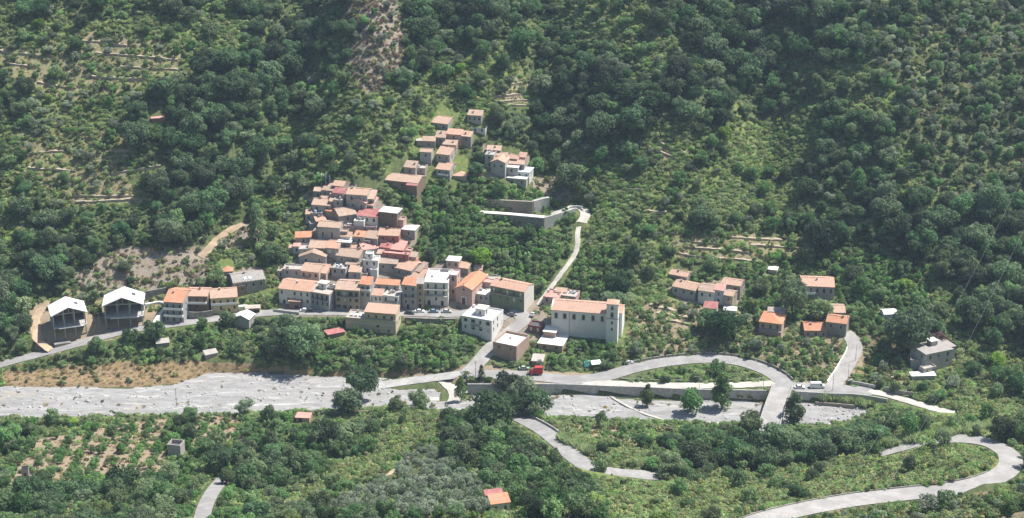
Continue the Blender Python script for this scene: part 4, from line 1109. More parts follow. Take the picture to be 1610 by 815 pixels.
K('house with pale blue roof at the right of the walled cluster', 812, 270, 832, 272, 13, 8, 'slab', 'white', 'blue', (2, 1, 'dark'), vis=10, side=(1, 1, 'dark'))
K('low house with long white roof at the foot of the walled cluster', 798, 280, 827, 282.5, 9, 7, 'slab', 'grey', 'white', (2, 1, 'dark'), vis=7)

# ------------------------------------------------------------------ left end of the village
G5 = 'houses at the left end of the road'
E = lambda *a, **k: H(*a, group=G5, **k)
E('tall house with big orange roof by the pale green ramp', 257, 475, 287, 477, 31, 24, 'gx', 'grey', 'orange', (3, 3, 'dark', True), D=15, chim=1, side=(2, 2, 'dark'), bal=[(0, 1, 2.9, 1.1, 0, None, 'solid'), (0, 1, 5.9, 1.1, 0, None, 'solid')])
E('house with rosy tan roof and laundry terrace left of the yellow house', 292, 466, 326, 466.5, 29, 11, 'gx', 'brown', 'terra', (3, 2, 'dark', True), D=9, bal=[(.05, .95, 2.8, 1.6, 0, None, 'solid')])
E('yellow two-storey house with tan roof and pink balcony band', 331, 470, 373, 467, 24, 14, 'gx', 'yellow', 'tan', (4, 2, 'brown', True), bal=[(0, 1, 2.85, .9, 0, None, 'solid')], door=[(.42, 1, 2.2, 'brown'), (.62, 1, 2.2, 'brown')], pitch=.34)
def solar(root, w, d, h, R):
    for k in range(2):
        mb = MB(); x = w * (.35 + .15 * k); mb.slab([(x, .9, h + .75), (x + 1.3, .9, h + .75), (x + 1.3, 2.6, h + 1.25), (x, 2.6, h + 1.25)], .08); mb.build('solar_panel', ROOF['blue'], root)
    n = 12
    for k in range(n):
        mb = MB(); x = w * (k + .3) / n; mb.box(x, x + .35, -.3, 0.05, h + .2, h + .5); mb.build('eave_stone', ROOF['pale'], root)
E('grey stone house with weathered roof and pale panels behind the road', 367, 446, 417, 439.5, 18, 14, 'gx', 'stone', 'grey', (4, 1, 'dark'), extra=solar)
E('little red hipped roof behind the grey stone house', 351, 428, 366, 427, 6, 10, 'hip', 'stone', 'orange', vis=3)
E('dark garage block at the left foot of the grey stone house', 366, 452, 386, 449, 16, 5, 'flat', 'brown', 'pale', (2, 1, 'dark'), vis=14)
E('small dark garage with white vans parked before it', 386, 486, 408, 485, 8, 5, 'slab', 'brown', 'pale', None, door=[(.1, 2.2, 1.8, 'dark'), (.6, 2.2, 1.8, 'dark')], vis=6)
E('little grey shed with bright white gable roof on the road edge', 367, 500, 391, 503, 14, 9, 'gy', 'grey', 'white', None, name='shed', cat='shed', pitch=.4, D=6)
E('half hidden hut with pale roof in the orchard, left one', 246, 541, 266, 539, 6, 7, 'shed', 'stone', 'pale', name='hut', cat='hut', vis=4)
E('half hidden hut with grey roof in the orchard, right one', 323, 559, 342, 555, 6, 7, 'shed', 'stone', 'pale', name='hut', cat='hut', vis=4)

# unfinished concrete houses
def unfinished(label, u1, v1, u2, v2, hp, D, apex, u0, vb, balc):
    root, w, h, s, dl, yaw, A = place('unfinished_house', label, 'house', u1, v1, u2, v2, hp, 'unfinished concrete houses')
    h2 = h * .5
    for z_, ex in ((.02, .2), (h2, .9)):
        mb = MB(); mb.box(-.3, w + .3, -ex, D, z_ - .25, z_); mb.build('floor_slab', CONC if z_ > 1 else CONC_D, root)
    for k in range(4):
        for y in (0.1, D * .5, D - .4):
            mb = MB(); x = .1 + (w - .6) * k / 3; top = h + (min(x, w - x) * .42 if 0 < k < 3 else 0) - .2
            mb.box(x, x + .38, y, y + .38, .021, h2 - .251); mb.box(x, x + .38, y, y + .38, h2 + .001, top); mb.build('column', CONC, root)
    mb = MB(); mb.box(-.1, .2, .6, D, -3, h - .1); mb.box(w - .2, w + .1, D * .45, D, -3, h - .1); mb.box(.2, w - .2, D * .3, D * .3 + .2, -3, h2 - .26); mb.build('shading_infill_wall', CONC_D, root)  # side walls added to keep sun out; dark infill colour deepens the interior shade
    mb = MB(); mb.box(-.2, w + .2, D + .001, D + .25, -3, h); mb.poly([(0, D + .1, h), (w, D + .1, h), (w / 2, D + .1, h + w / 2 * .42)]); mb.build('back_wall', CONC_D, root)
    mb = MB(); mb.box(0, w, .12, .4, h - .35, h - .02); mb.build('tie_beam', CONC, root)
    mb = MB(); mb.box(w * .5 - .15, w * .5 + .15, .1, .42, h - .02, h + w * .18); mb.build('king_post', CONC, root)
    mb = MB(); mb.box(-.6, w * .45, -3.6, -.4, -3.2, -.2); mb.box(w * .1, w * .4, -3.7, -3.61, -2.6, -.8); mb.build('basement', CONC_D, root)
    mb = MB(); p = .42; xm, zr, ze = w / 2, h + w / 2 * p + .3, h - .7 * p + .3
    a, b = -1.3, D + .5; thk = .3
    for xe in (-.7, w + .7):
        mb.poly([(xe, a, ze), (xm, a, zr), (xm, b, zr), (xe, b, ze)]); mb.poly([(xe, a, ze - thk), (xm, a, zr - thk), (xm, b, zr - thk), (xe, b, ze - thk)])
        mb.poly([(xe, a, ze - thk), (xe, b, ze - thk), (xe, b, ze), (xe, a, ze)])
    for y in (a, b): mb.poly([(-.7, y, ze - thk), (-.7, y, ze), (xm, y, zr), (w + .7, y, ze), (w + .7, y, ze - thk), (xm, y, zr - thk)])
    ro = mb.build('roof', ROOF['white'], root)
    mb = MB(); x = w * .72; mb.slab([(x, D * .45, h + (w - x) * p + .36), (x + 1.5, D * .45, h + (w - x - 1.5) * p + .36), (x + 1.5, D * .7, h + (w - x - 1.5) * p + .36), (x, D * .7, h + (w - x) * p + .36)], .05); mb.build('skylight', ROOF['dark'], ro)
    mb = MB(); mb.box(w * .15, w * .9, -1.7, -.905, h2 - .3, h2 + .05); mb.build('balcony', ROOF['white'], root)
    foot(A, yaw, w, D, 2); guard(u0, u2 + 4, v2 - 22, vb)
unfinished('unfinished concrete house with white gable roof at the far left, nearest the bend', 82, 496, 134, 489, 38, 10, 0, 70, 534, 1)
unfinished('unfinished concrete house with white gable roof between the far left one and the ramp', 163, 480, 223, 477, 36, 10, 0, 160, 515, 1)

# ------------------------------------------------------------------ right-hand hamlet
G6 = 'houses of the right-hand hamlet'
Q = lambda *a, **k: H(*a, group=G6, **k)
Q('small tan-roofed house at the top left of the right-hand hamlet', 1052, 431, 1080, 436, 6, 12, 'gx', 'stone', 'tan', (1, 1, 'dark'), D=6)
Q('tan-roofed house with terrace at the left of the right-hand hamlet', 1057, 450, 1093, 457.5, 15, 12, 'gx', 'grey', 'tan', (3, 1, 'dark'), side=(1, 1, 'dark'), D=8)
Q('white-walled house with tan roof in the middle of the right-hand hamlet', 1098, 457, 1123, 460, 20, 14, 'gx', 'white', 'tan', (2, 1, 'dark'), D=8)
Q('narrow pale blue house with pink-red roof in the right-hand hamlet', 1123, 456, 1138, 458, 22, 10, 'shed', 'blue', 'pink', (1, 2, 'brown'))
Q('tall tan-roofed house with sunny side at the back of the right-hand hamlet', 1134, 446, 1164, 450.5, 20, 11, 'gx', 'stone', 'tan', (2, 1, 'dark'), side=(2, 2, 'dark'), D=7, vis=16)
Q('beige house with tan roof and sunny side in front of the tall one', 1138, 464, 1152, 466.5, 18, 9, 'gx', 'ochre', 'tan', (1, 1, 'dark'), side=(1, 1, 'dark'), D=6)
Q('white canopy roof in front of the beige house', 1138, 488, 1157, 489.5, 6, 6, 'slab', 'white', 'white', name='canopy', cat='canopy')
Q('little white house with red roof at the foot of the right-hand hamlet', 1106, 484, 1127, 486, 11, 10, 'shed', 'white', 'red', (1, 1, 'dark'))
Q('tiny shed with white roof above the right-hand hamlet', 1208, 424, 1221, 425.5, 6, 5, 'slab', 'rose', 'white', None, name='shed', cat='shed')
Q('long rosy-roofed house with white balcony at the upper right', 1260, 450, 1312, 452, 21, 14, 'gx', 'grey', 'terra', (5, 1, 'dark', True), side=(1, 1, 'dark'), bal=[(0, .42, 3.0, 1.8, 0, None, 'solid')])
Q('house with tan roof turned sideways at the right of the hamlet', 1309, 492, 1329, 492.5, 12, 20, 'gx', 'stone', 'tan', (1, 1, 'dark'), D=9)
Q('long low house with bright orange roof by the lane', 1265, 520, 1301, 520.5, 9, 16, 'gx', 'rose', 'orange', (3, 1, 'dark'), D=9)
Q('house with folded orange roof at the top of the lane', 1299, 506, 1331, 510, 18, 13, 'gx', 'stone', 'orange', (2, 1, 'dark'), D=8, vis=15)
Q('house with bright orange hipped roof and balcony among trees', 1194, 506, 1229, 510.5, 20, 17, 'hip', 'pink', 'orange', (3, 1, 'dark'), bal=[(0, 1, 3.0, 1.2)], pitch=.32, vis=16)
Q('dark roofed house just behind the orange hipped roof', 1207, 491, 1234, 493, 6, 8, 'shed', 'stone', 'grey', None, vis=2)
H('grey concrete house with flat roof alone at the far right', 1456, 558, 1498, 549.5, 26, 14, 'slab', 'concrete', 'slate', (3, 2, 'white'), lside=(2, 1, 'white'), D=10, extra=lambda r, w, d, h, R: (block(r, 3.4, d * .7, h - .5, 'slab', 'concrete', 'slate', ox=w + .02, oy=d * .28, nest='wing', win=(1, 2, 'white'), side=(1, 1, 'dark')), block(r, w * .45, 3.0, h * .42, 'flat', 'concrete', 'pale', ox=-w * .2, oy=-3.02, nest='terrace', win=(2, 1, 'dark')), block(r, 3, 3, 1.8, 'slab', 'concrete', 'white', ox=w * .5, oy=d * .55, oz=h + .25, bury=0, nest='roof_hut')))
H('low white slab roof in front of the grey concrete house', 1434, 592, 1471, 591, 6, 6, 'slab', 'concrete', 'white', None, name='lean_to', cat='shed')
H('terrace block with white panels left of the grey concrete house', 1432, 566, 1455, 568, 14, 8, 'flat', 'concrete', 'pale', None, name='terrace_block', cat='terrace')
H('white tent-like canopy among trees above the grey concrete house', 1390, 495, 1411, 494, 6, 8, 'gx', 'blue', 'white', None, name='canopy', cat='canopy', D=5, bury=1)
# foreground buildings
def redpart(root, w, d, h, R):
    block(root, w * .9, d * .55, h + 1.1, 'shed', 'cream', 'red', ox=-w * .12, oy=d + .02, bury=4, nest='rear_wing', pitch=.22)
H('small cream house with orange and red roofs alone in the foreground trees', 772, 794, 802, 790, 14, 15, 'shed', 'cream', 'orange', (2, 1, 'dark'), lside=(1, 1, 'dark'), extra=redpart)
H('little pink hut with pale roof beside the river bank', 465, 657, 486, 658, 7, 7, 'slab', 'rose', 'pink', None, name='hut', cat='hut', door=[(.2, 1.2, 1.6, 'dark')], D=4)
H('open square concrete water tank standing in the orchard', 263, 699, 283, 701, 17, 6, 'flat', 'concrete', 'dark', None, name='water_tank', cat='tank', para=1.2, D=4.2, bury=1)
H('slim roofless concrete hut at the left of the orchard', 33, 738, 44, 737, 14, 3, 'open', 'concrete', 'pale', None, name='hut', cat='hut', door=[(.25, 1.0, 1.9, 'dark')], bury=1)
H('small roofed barn with red sheeting on the upper left slope', 238, 187, 258, 186, 6, 4, 'slab', 'red', 'pink', None, name='barn', cat='barn', D=4)
# white pergola posts at the village top
root, w, h, s, dl, yaw, A = place('pergola', 'white roofless pillars standing above the village', 'ruin', 504, 275, 519, 275, 15)
for x in (0, w * .45, w - .5):
    for y in (0, 3):
        mb = MB(); mb.box(x, x + .55, y, y + .55, -1, h - (.6 if y else 0)); mb.build('pillar', WALL['white'], root)
mb = MB(); mb.box(-.1, w + .1, .1, .4, h * .82, h * .82 + .3); mb.build('beam', WALL['white'], root)

# ------------------------------------------------------------------ walls, bridge, kerbs
def wall_along(name, label, cat, P, zb, zt, th, mat, part=None, cap=None, group=None):
    """upright wall following plan points P [(x, y)], foot zb and top zt (numbers or lists)"""
    P = np.array(P, float)[:, :2]; n = len(P)
    ln = np.concatenate([P, np.zeros((n, 1))], 1); nr = normals2(ln) * th / 2
    zb = np.broadcast_to(zb, n); zt = np.broadcast_to(zt, n)
    mb = MB()
    for i in range(n - 1):
        a0, a1, b0, b1 = P[i] - nr[i], P[i] + nr[i], P[i + 1] - nr[i + 1], P[i + 1] + nr[i + 1]
        mb.poly([(*a0, zb[i]), (*b0, zb[i + 1]), (*b0, zt[i + 1]), (*a0, zt[i])]); mb.poly([(*a1, zb[i]), (*b1, zb[i + 1]), (*b1, zt[i + 1]), (*a1, zt[i])])
        mb.poly([(*a0, zt[i]), (*b0, zt[i + 1]), (*b1, zt[i + 1]), (*a1, zt[i])])
    for i in (0, n - 1):
        mb.poly([(*(P[i] - nr[i]), zb[i]), (*(P[i] + nr[i]), zb[i]), (*(P[i] + nr[i]), zt[i]), (*(P[i] - nr[i]), zt[i])])
    return tag(mb.build(name, mat), label, cat, group)
def px_line(pts, step=2.0):
    return resample([on_plane(u, v, z) for u, v, z in pts], step)

L_ = px_line([(735, 603, 4.3), (800, 603, 4.3), (880, 603, 4.3), (960, 606, 4.3), (1020, 608, 4.3), (1085, 611, 4.3), (1140, 612, 4.3), (1205, 613, 4.3)])
L_[:, 1] -= .4
wall_along('river_wall', 'long grey river wall holding up the road left of the bridge', 'wall', L_, -1.5, 4.3, .55, CONC)
# wing wall of the bridge, right end of the river wall
mb = MB(); q0 = on_plane(1190, 613, 4.3); q1 = on_plane(1207, 611, 4.3); q2 = on_plane(1212, 619, 4.3)
L2 = px_line([(1250, 615, 4.4), (1300, 618, 4.4), (1350, 620, 4.4), (1395, 628, 4.2)])
wall_along('river_wall', 'grey river wall below the white van right of the bridge', 'wall', L2, -1.5, 4.4, .5, CONC)

# bridge
bd = resample(BRIDGE, 2.0); bn_ = normals2(bd)
root = empty('bridge', (0, 0, 0)); tag(root, 'narrow concrete bridge carrying the pale road over the riverbed', 'bridge')
hw = 3.9
mb = MB()
for i in range(len(bd) - 1):
    a, b = bd[i], bd[i + 1]
    q = [(a[0] + bn_[i, 0] * hw, a[1] + bn_[i, 1] * hw), (b[0] + bn_[i + 1, 0] * hw, b[1] + bn_[i + 1, 1] * hw), (b[0] - bn_[i + 1, 0] * hw, b[1] - bn_[i + 1, 1] * hw), (a[0] - bn_[i, 0] * hw, a[1] - bn_[i, 1] * hw)]
    mb.prism([(x, y, 2.7) for x, y in q], [(x, y, 3.64) for x, y in q])
mb.build('deck', RM['concrete_road'], root)
for s in (-1, 1):
    mb = MB()
    for i in range(len(bd) - 1):
        a, b = bd[i], bd[i + 1]
        o0, o1 = s * (hw - .28), s * hw
        q = [(a[0] + bn_[i, 0] * o0, a[1] + bn_[i, 1] * o0), (b[0] + bn_[i + 1, 0] * o0, b[1] + bn_[i + 1, 1] * o0), (b[0] + bn_[i + 1, 0] * o1, b[1] + bn_[i + 1, 1] * o1), (a[0] + bn_[i, 0] * o1, a[1] + bn_[i, 1] * o1)]
        mb.prism([(x, y, 3.645) for x, y in q], [(x, y, 4.35) for x, y in q])
    mb.build('parapet', CONC, root)
for f in (.12, .5, .88):
    p = bd[int(f * (len(bd) - 1))]; mb = MB(); mb.box(p[0] - 3.3, p[0] + 3.3, p[1] - .6, p[1] + .6, -2, 2.69); mb.build('pier', CONC_D, root)
# weir sill
ws = px_line([(958, 622, .35), (975, 632, .4), (1000, 645, .4), (1030, 656, .4), (1062, 666, .35)], 1.5)
wall_along('weir', 'pale low sill crossing the gravel riverbed at a slant', 'weir', ws, -1, [.42 + .25 * (float(vnoise(p[0], p[1], 61, 3)) - .5) for p in ws], 1.1, RM['chalk'])

# parapet blocks round the outside of the loop
def parapet_blocks(name, label, road, side, off, a, b, block_l, gap, hgt, mat, th=.35, part='parapet_block'):
    ln, wd = ROADS[road]; nr = normals2(ln)
    E_ = ln[:, :2] + nr * side * (wd / 2 + off); z = ln[:, 2]
    s = np.concatenate([[0], np.cumsum(np.linalg.norm(np.diff(E_, axis=0), axis=1))])
    root = empty(name, (0, 0, 0)); tag(root, label, 'parapet')
    q = s[-1] * a; k = 0
    at = lambda t: np.array([np.interp(t, s, E_[:, 0]), np.interp(t, s, E_[:, 1]), np.interp(t, s, z)])
    while q + block_l < s[-1] * b:
        pa, pm, pb = at(q), at(q + block_l / 2), at(q + block_l)
        mb = MB()
        for u0, u1 in ((pa, pm), (pm, pb)):
            d = (u1 - u0)[:2]; d = d / np.linalg.norm(d); n_ = np.array([-d[1], d[0]]) * th / 2
            mb.prism([(*(u0[:2] - n_), u0[2] - 1), (*(u1[:2] - n_), u1[2] - 1), (*(u1[:2] + n_), u1[2] - 1), (*(u0[:2] + n_), u0[2] - 1)],
                     [(*(u0[:2] - n_), u0[2] + hgt), (*(u1[:2] - n_), u1[2] + hgt), (*(u1[:2] + n_), u1[2] + hgt), (*(u0[:2] + n_), u0[2] + hgt)])
        mb.build(part, mat, root)
        q += block_l + gap; k += 1
PW = simple('parapet_stone', (.30, .28, .245), .95, .4, 1.5)
parapet_blocks('road_parapet', 'row of grey parapet blocks along the outer edge of the road loop', 'valley_road', 1, .3, .47, .99, 4.8, .55, .95, PW)
parapet_blocks('road_parapet', 'curved grey parapet along the outer edge of the spur road', 'spur_road', 1, .2, .04, .42, 5.5, .08, .8, CONC)
parapet_blocks('kerb_wall', 'low dark kerb wall along the inner edge of the hairpin road', 'hairpin_road', 1, .15, .06, .62, 6, .02, .35, CONC_D)
parapet_blocks('lane_kerb', 'white kerb wall along the left edge of the side lane', 'side_road', 1, .1, .1, .9, 4, .02, .6, WHITE)
parapet_blocks('path_wall', 'white low wall along the outside of the hillside path bend', 'hillside_path', 1, .15, .55, .98, 4, .02, .7, WALL['cream'])
parapet_blocks('island_kerb', 'low stone kerb along the near edge of the green loop', 'river_lane', 1, 1.6, .2, .95, 4.5, .6, .45, PW)

WALLZ = [0]
# stepped retaining walls under the upper cluster
def px_wall(name, label, pts, drop, th, mat, group=None, cat='wall', z=None, deep=2.5):
    """pts = (u, v) of the wall's top edge, drop = its height in metres"""
    Q_ = []
    um, vm = pts[len(pts) // 2]
    if z is None: z = hit(um, vm, lift=drop)[2]
    WALLZ[0] = z
    P = px_line([(u, v, z) for u, v in pts], 1.5)
    guard(min(p[0] for p in pts), max(p[0] for p in pts), min(p[1] for p in pts), max(p[1] for p in pts) + drop * 3)
    return wall_along(name, label, cat, P, z - drop - deep, z, th, mat, group=group)
px_wall('retaining_wall', 'tall dark retaining wall below the walled cluster, upper tier', [(762, 313), (800, 315), (838, 317)], 4.6, 1.2, STONE_WALL)
px_wall('retaining_wall', 'pale buttressed end of the upper retaining wall', [(838, 316), (852, 312), (863, 310)], 5.5, 1.6, CONC)
px_wall('retaining_wall', 'grey retaining wall under the white path, lower tier', [(755, 335), (800, 338), (856, 343)], 3.6, .8, CONC_D)
px_wall('wall_coping', 'white flat path along the top of the lower retaining wall', [(755, 333), (800, 336), (856, 341)], .2, 2.6, WALL['church'], z=WALLZ[0] + .15, deep=0, cat='path')
px_wall('retaining_wall', 'pale retaining wall with buttresses below the path bend', [(856, 342), (880, 335), (905, 327)], 4.0, .8, CONC)
px_wall('retaining_wall', 'grey concrete wall between the unfinished house and the orange-roofed one', [(208, 462), (235, 457), (262, 452)], 4.0, .6, CONC_D)
px_wall('retaining_wall', 'dark wall along the road under the laundry terrace house', [(288, 489), (310, 491), (334, 488)], 3.2, .5, CONC_D)
px_wall('retaining_wall', 'grey wall under the road between the tan and white houses', [(636, 499), (680, 501), (716, 501)], 2.5, .5, CONC_D)
px_wall('retaining_wall', 'low wall in front of the long white house', [(430, 486), (452, 489), (470, 491)], 1.3, .4, CONC)
px_wall('boundary_wall', 'grey garden wall left of the gate by the grey concrete house', [(1333, 598), (1352, 601), (1376, 606)], 1.8, .4, CONC)
px_wall('boundary_wall', 'dark garden wall right of the gate by the grey concrete house', [(1392, 608), (1410, 613), (1436, 617)], 2.2, .4, CONC_D)
px_wall('bank_wall', 'low reddish wall holding the orchard above the riverbed', [(1020, 668), (1045, 672), (1064, 675)], 1.2, .4, WALL['brown'])
px_wall('bank_wall', 'grey bank wall below the trees on the right riverbank', [(1282, 632), (1310, 634), (1345, 637)], 1.6, .5, STONE_WALL)
px_wall('bank_wall', 'stone wall along the near riverbank under the big tree', [(505, 648), (545, 647), (580, 646)], 1.3, .5, STONE_WALL)
for k, (u, v) in enumerate(((1338, 602), (1377, 606), (1386, 607), (1402, 598))):
    p = hit(u, v + 4); mb = MB(); mb.box(-.35, .35, -.35, .35, -.5, 2.4); mb.box(-.45, .45, -.45, .45, 2.401, 2.6)
    tag(mb.build('gate_pillar', WALL['brick' if k % 2 else 'concrete'], loc=p), ['grey gate pillar at the left end of the garden wall', 'brick gate pillar just left of the gate opening', 'grey gate pillar just right of the gate opening', 'brick pillar behind the gate in the garden'][k], 'pillar', 'gate pillars')
# pale green ramp beside the orange-roofed house
px_wall('ramp_wall', 'pale curved wall descending beside the house with the big orange roof', [(228, 478), (250, 474), (261, 478), (254, 490), (246, 500), (242, 508)], 3.2, 1.3, plaster('ramp', (.70, .72, .68), .15))

TERR = simple('terrace_stone', (.40, .335, .255), .95, .45, 1.6)
# terraces: dry-stone walls on the slopes
TER = [('left slope', [(0, 78, 60, 86), (10, 98, 55, 104), (130, 62, 200, 70), (150, 82, 280, 92), (190, 104, 285, 108), (130, 118, 230, 124), (60, 128, 120, 138), (35, 240, 100, 236), (165, 238, 215, 234), (165, 246, 212, 242), (175, 272, 252, 258), (115, 306, 210, 306), (120, 316, 212, 312), (45, 262, 120, 268)]),
       ('slope above the hamlet', [(775, 150, 830, 146), (780, 158, 828, 156), (786, 164, 826, 164), (800, 132, 832, 126), (815, 30, 860, 26)]),
       ('slope in the middle', [(1038, 222, 1080, 240), (1030, 232, 1072, 252), (1060, 210, 1090, 222), (975, 298, 1018, 294), (1012, 330, 1048, 332), (1085, 262, 1110, 268)]),
       ('terraced plot above the right hamlet', [(1070, 376, 1130, 382), (1078, 386, 1180, 396), (1130, 404, 1200, 410), (1180, 384, 1255, 388), (1150, 372, 1230, 376), (1065, 396, 1110, 404)]),
       ('garden left of the right-hand hamlet', [(1022, 478, 1062, 488), (1032, 490, 1088, 500), (1040, 500, 1090, 510), (1060, 494, 1104, 500)])]
for where, rows in TER:
    ORD = ['first', 'second', 'third', 'fourth', 'fifth', 'sixth', 'seventh', 'eighth', 'ninth', 'tenth', 'eleventh', 'twelfth', 'thirteenth', 'fourteenth']
    rank = {k: i for i, k in enumerate(sorted(range(len(rows)), key=lambda q: rows[q][1] + rows[q][3]))}
    for k, (ua, va, ub, vb) in enumerate(rows):
        n = 6; pts = []
        for i in range(n):
            f = i / (n - 1); pts.append(hit(ua + (ub - ua) * f, va + (vb - va) * f + 0.5 * math.sin(i * 1.1 + k), lift=.5))
        P = resample(pts, 1.2)
        for i in range(3):
            f0, f1 = i / 3, (i + 1) / 3
            guard(ua + (ub - ua) * f0, ua + (ub - ua) * f1, va + (vb - va) * (f0 + f1) / 2 - 1, va + (vb - va) * (f0 + f1) / 2 + 4)
        jit = np.array([float(vnoise(p[0], p[1], 71, 1.3)) for p in P])
        zt = P[:, 2] + .5 * (jit - .5)
        wall_along('terrace_wall', ORD[rank[k]] + ' dry-stone terrace wall from the top on the ' + where, 'wall', P, P[:, 2] - 3, zt, 2.0, TERR, group='terrace walls on the ' + where)

# ------------------------------------------------------------------ vehicles
GLS = simple('car_glass', (.03, .035, .04), .15, .1, 1, 0, .6); TYRE = simple('tyre_rubber', (.025, .025, .025), .8); RIM = simple('wheel_rim', (.4, .4, .42), .4, .1, 1, .6)
LAMPW = simple('headlamp_glass', (.7, .7, .68), .2); LAMPR = simple('tail_lamp', (.4, .03, .03), .3)
def paint(n, c): return simple('car_paint_' + n, c, .3, .06, 1, .0, .5)
def wheel(root, x, y, r=.32, w=.2):
    mb = MB(); n = 14
    mb.tube((x, y - w / 2, r), (x, y + w / 2, r), r, n=n); o = mb.build('wheel', TYRE, root)
    mb = MB(); mb.tube((x, y - w / 2 - .01, r), (x, y + w / 2 + .01, r), r * .6, n=10); mb.build('rim', RIM, o)
def loft(mb, prof, y0, y1, tuck, mi=0):
    """side profile (x, z) extruded across the car with a tucked-in roof"""
    zs = [p[1] for p in prof]; zm = max(zs)
    a = [(x, y0 + tuck * max(0, (z - .85) / max(.01, zm - .85)), z) for x, z in prof]; b = [(x, y1 - tuck * max(0, (z - .85) / max(.01, zm - .85)), z) for x, z in prof]
    mb.poly(a, mi); mb.poly(b[::-1], mi)
    for i in range(len(prof)):
        j = (i + 1) % len(prof); mb.poly([a[i], a[j], b[j], b[i]], mi)
def car(label, u, v, heading, color, kind='hatch', group='parked cars', scale=1.0, cat='car', name='parked_car'):
    p = hit(u, v)
    root = empty(name, (p[0], p[1], p[2] + .28 if False else p[2] + .27), math.radians(heading)); root.scale = (scale,) * 3
    tag(root, label, cat, group)
    mb = MB(); y0, y1 = -.82, .82
    if kind == 'van':
        loft(mb, [(-2.5, .35), (2.45, .35), (2.5, .8), (2.35, 1.05), (1.75, 1.25), (1.25, 2.05), (1.0, 2.15), (-2.45, 2.15), (-2.52, 1.2)], -.95, .95, .1)
        body = mb.build('body', paint(*color), root)
        g = MB(); g.poly([(1.74, -.8, 1.3), (1.74, .8, 1.3), (1.3, .74, 1.98), (1.3, -.74, 1.98)]); g.v = [(x + .025, y, z + .015) for x, y, z in g.v]; g.build('windscreen', GLS, root)
        for s in (-1, 1):
            g = MB(); yy = s * .955; g.poly([(1.5, yy, 1.3), (.75, yy, 1.3), (.75, yy * .955, 1.85), (1.25, yy * .955, 1.85)]); g.build('side_window', GLS, root)
            for x in (-1.55, 1.55): wheel(root, x, s * .86, .34)
            for x, m, n_ in ((2.47, LAMPW, 'headlight'), (-2.55, LAMPR, 'tail_light')):
                g = MB(); g.box(x - .02, x + .06, s * .7 - .14, s * .7 + .14, .7, .9); g.build(n_, m, root)
    else:
        roofl = 1.15 if kind == 'hatch' else .95
        loft(mb, [(-2.0, .3), (2.0, .3), (2.05, .55), (1.95, .78), (1.05, .9), (.35, 1.38), (-.9, 1.42), (-1.55 if kind == 'hatch' else -1.25, 1.0 if kind == 'hatch' else .98), (-2.0, .92), (-2.05, .6)], y0, y1, .16)
        mb.build('body', paint(*color), root)
        g = MB(); g.poly([(1.02, -.72, .95), (1.02, .72, .95), (.4, .64, 1.36), (.4, -.64, 1.36)]); g.v = [(x + .03, y, z + .02) for x, y, z in g.v]; g.build('windscreen', GLS, root)
        g = MB(); g.poly([(-1.52, -.7, 1.03), (-1.52, .7, 1.03), (-.95, .63, 1.39), (-.95, -.63, 1.39)]); g.v = [(x - .03, y, z + .02) for x, y, z in g.v]; g.build('rear_window', GLS, root)
        for s in (-1, 1):
            g = MB(); g.poly([(.85, s * .81, .95), (-1.3, s * .81, .97), (-.9, s * .7, 1.34), (.3, s * .7, 1.32)]); g.build('side_window', GLS, root)
            for x in (-1.25, 1.28): wheel(root, x, s * .74)
            for x, m, n_ in ((2.0, LAMPW, 'headlight'), (-2.06, LAMPR, 'tail_light')):
                g = MB(); g.box(x - .02, x + .05, s * .62 - .15, s * .62 + .15, .58, .74); g.build(n_, m, root)
    guard(u - 9, u + 9, v - 7, v + 2)
    return root
Wc, Sc, Bc, Dc, Gc, Rc = ('white', (.78, .78, .77)), ('silver', (.5, .52, .54)), ('steel_blue', (.22, .3, .4)), ('dark', (.05, .055, .06)), ('grey', (.3, .3, .31)), ('red', (.5, .05, .04))
car('white hatchback parked on the road below the orange lean-to house', 660, 492.5, 3, Wc)
car('steel blue car parked next to the white hatchback on the road', 682, 492.5, 2, Bc, 'sedan')
car('silver car parked at the right end of the roadside row', 702.5, 492.5, 2, Sc)
car('dark car parked beside the tan house on the road', 644, 495, -8, Dc)
car('white car parked against the front row below the grey terrace house', 480, 491, 4, Wc)
car('dark car parked just right of the white one by the front row', 489, 491.5, 3, Dc, 'sedan')
car('white van parked before the small dark garage', 385, 489, 8, Wc, 'van', cat='van', name='parked_van')
car('white car by the garden wall near the small dark garage', 402, 488, 5, Wc)
car('silver car parked on the square near the church', 838, 497, 70, Sc)
car('dark car parked at the foot of the green house', 792, 492, -15, Dc)
car('grey car parked at the right foot of the green house', 806, 497, -15, Gc)
car('pale green car parked behind the red truck', 824, 582, 3, ('pale_green', (.35, .45, .38)))
car('white delivery van on the road right of the bridge', 1285, 611, 0, Wc, 'van', cat='van', name='delivery_van', group=None, scale=1.1)
car('small white car standing at the bridge end near the van', 1257, 612, 0, Wc)
car('white car parked on the loop road beside the parapet', 988, 573, 14, Wc)
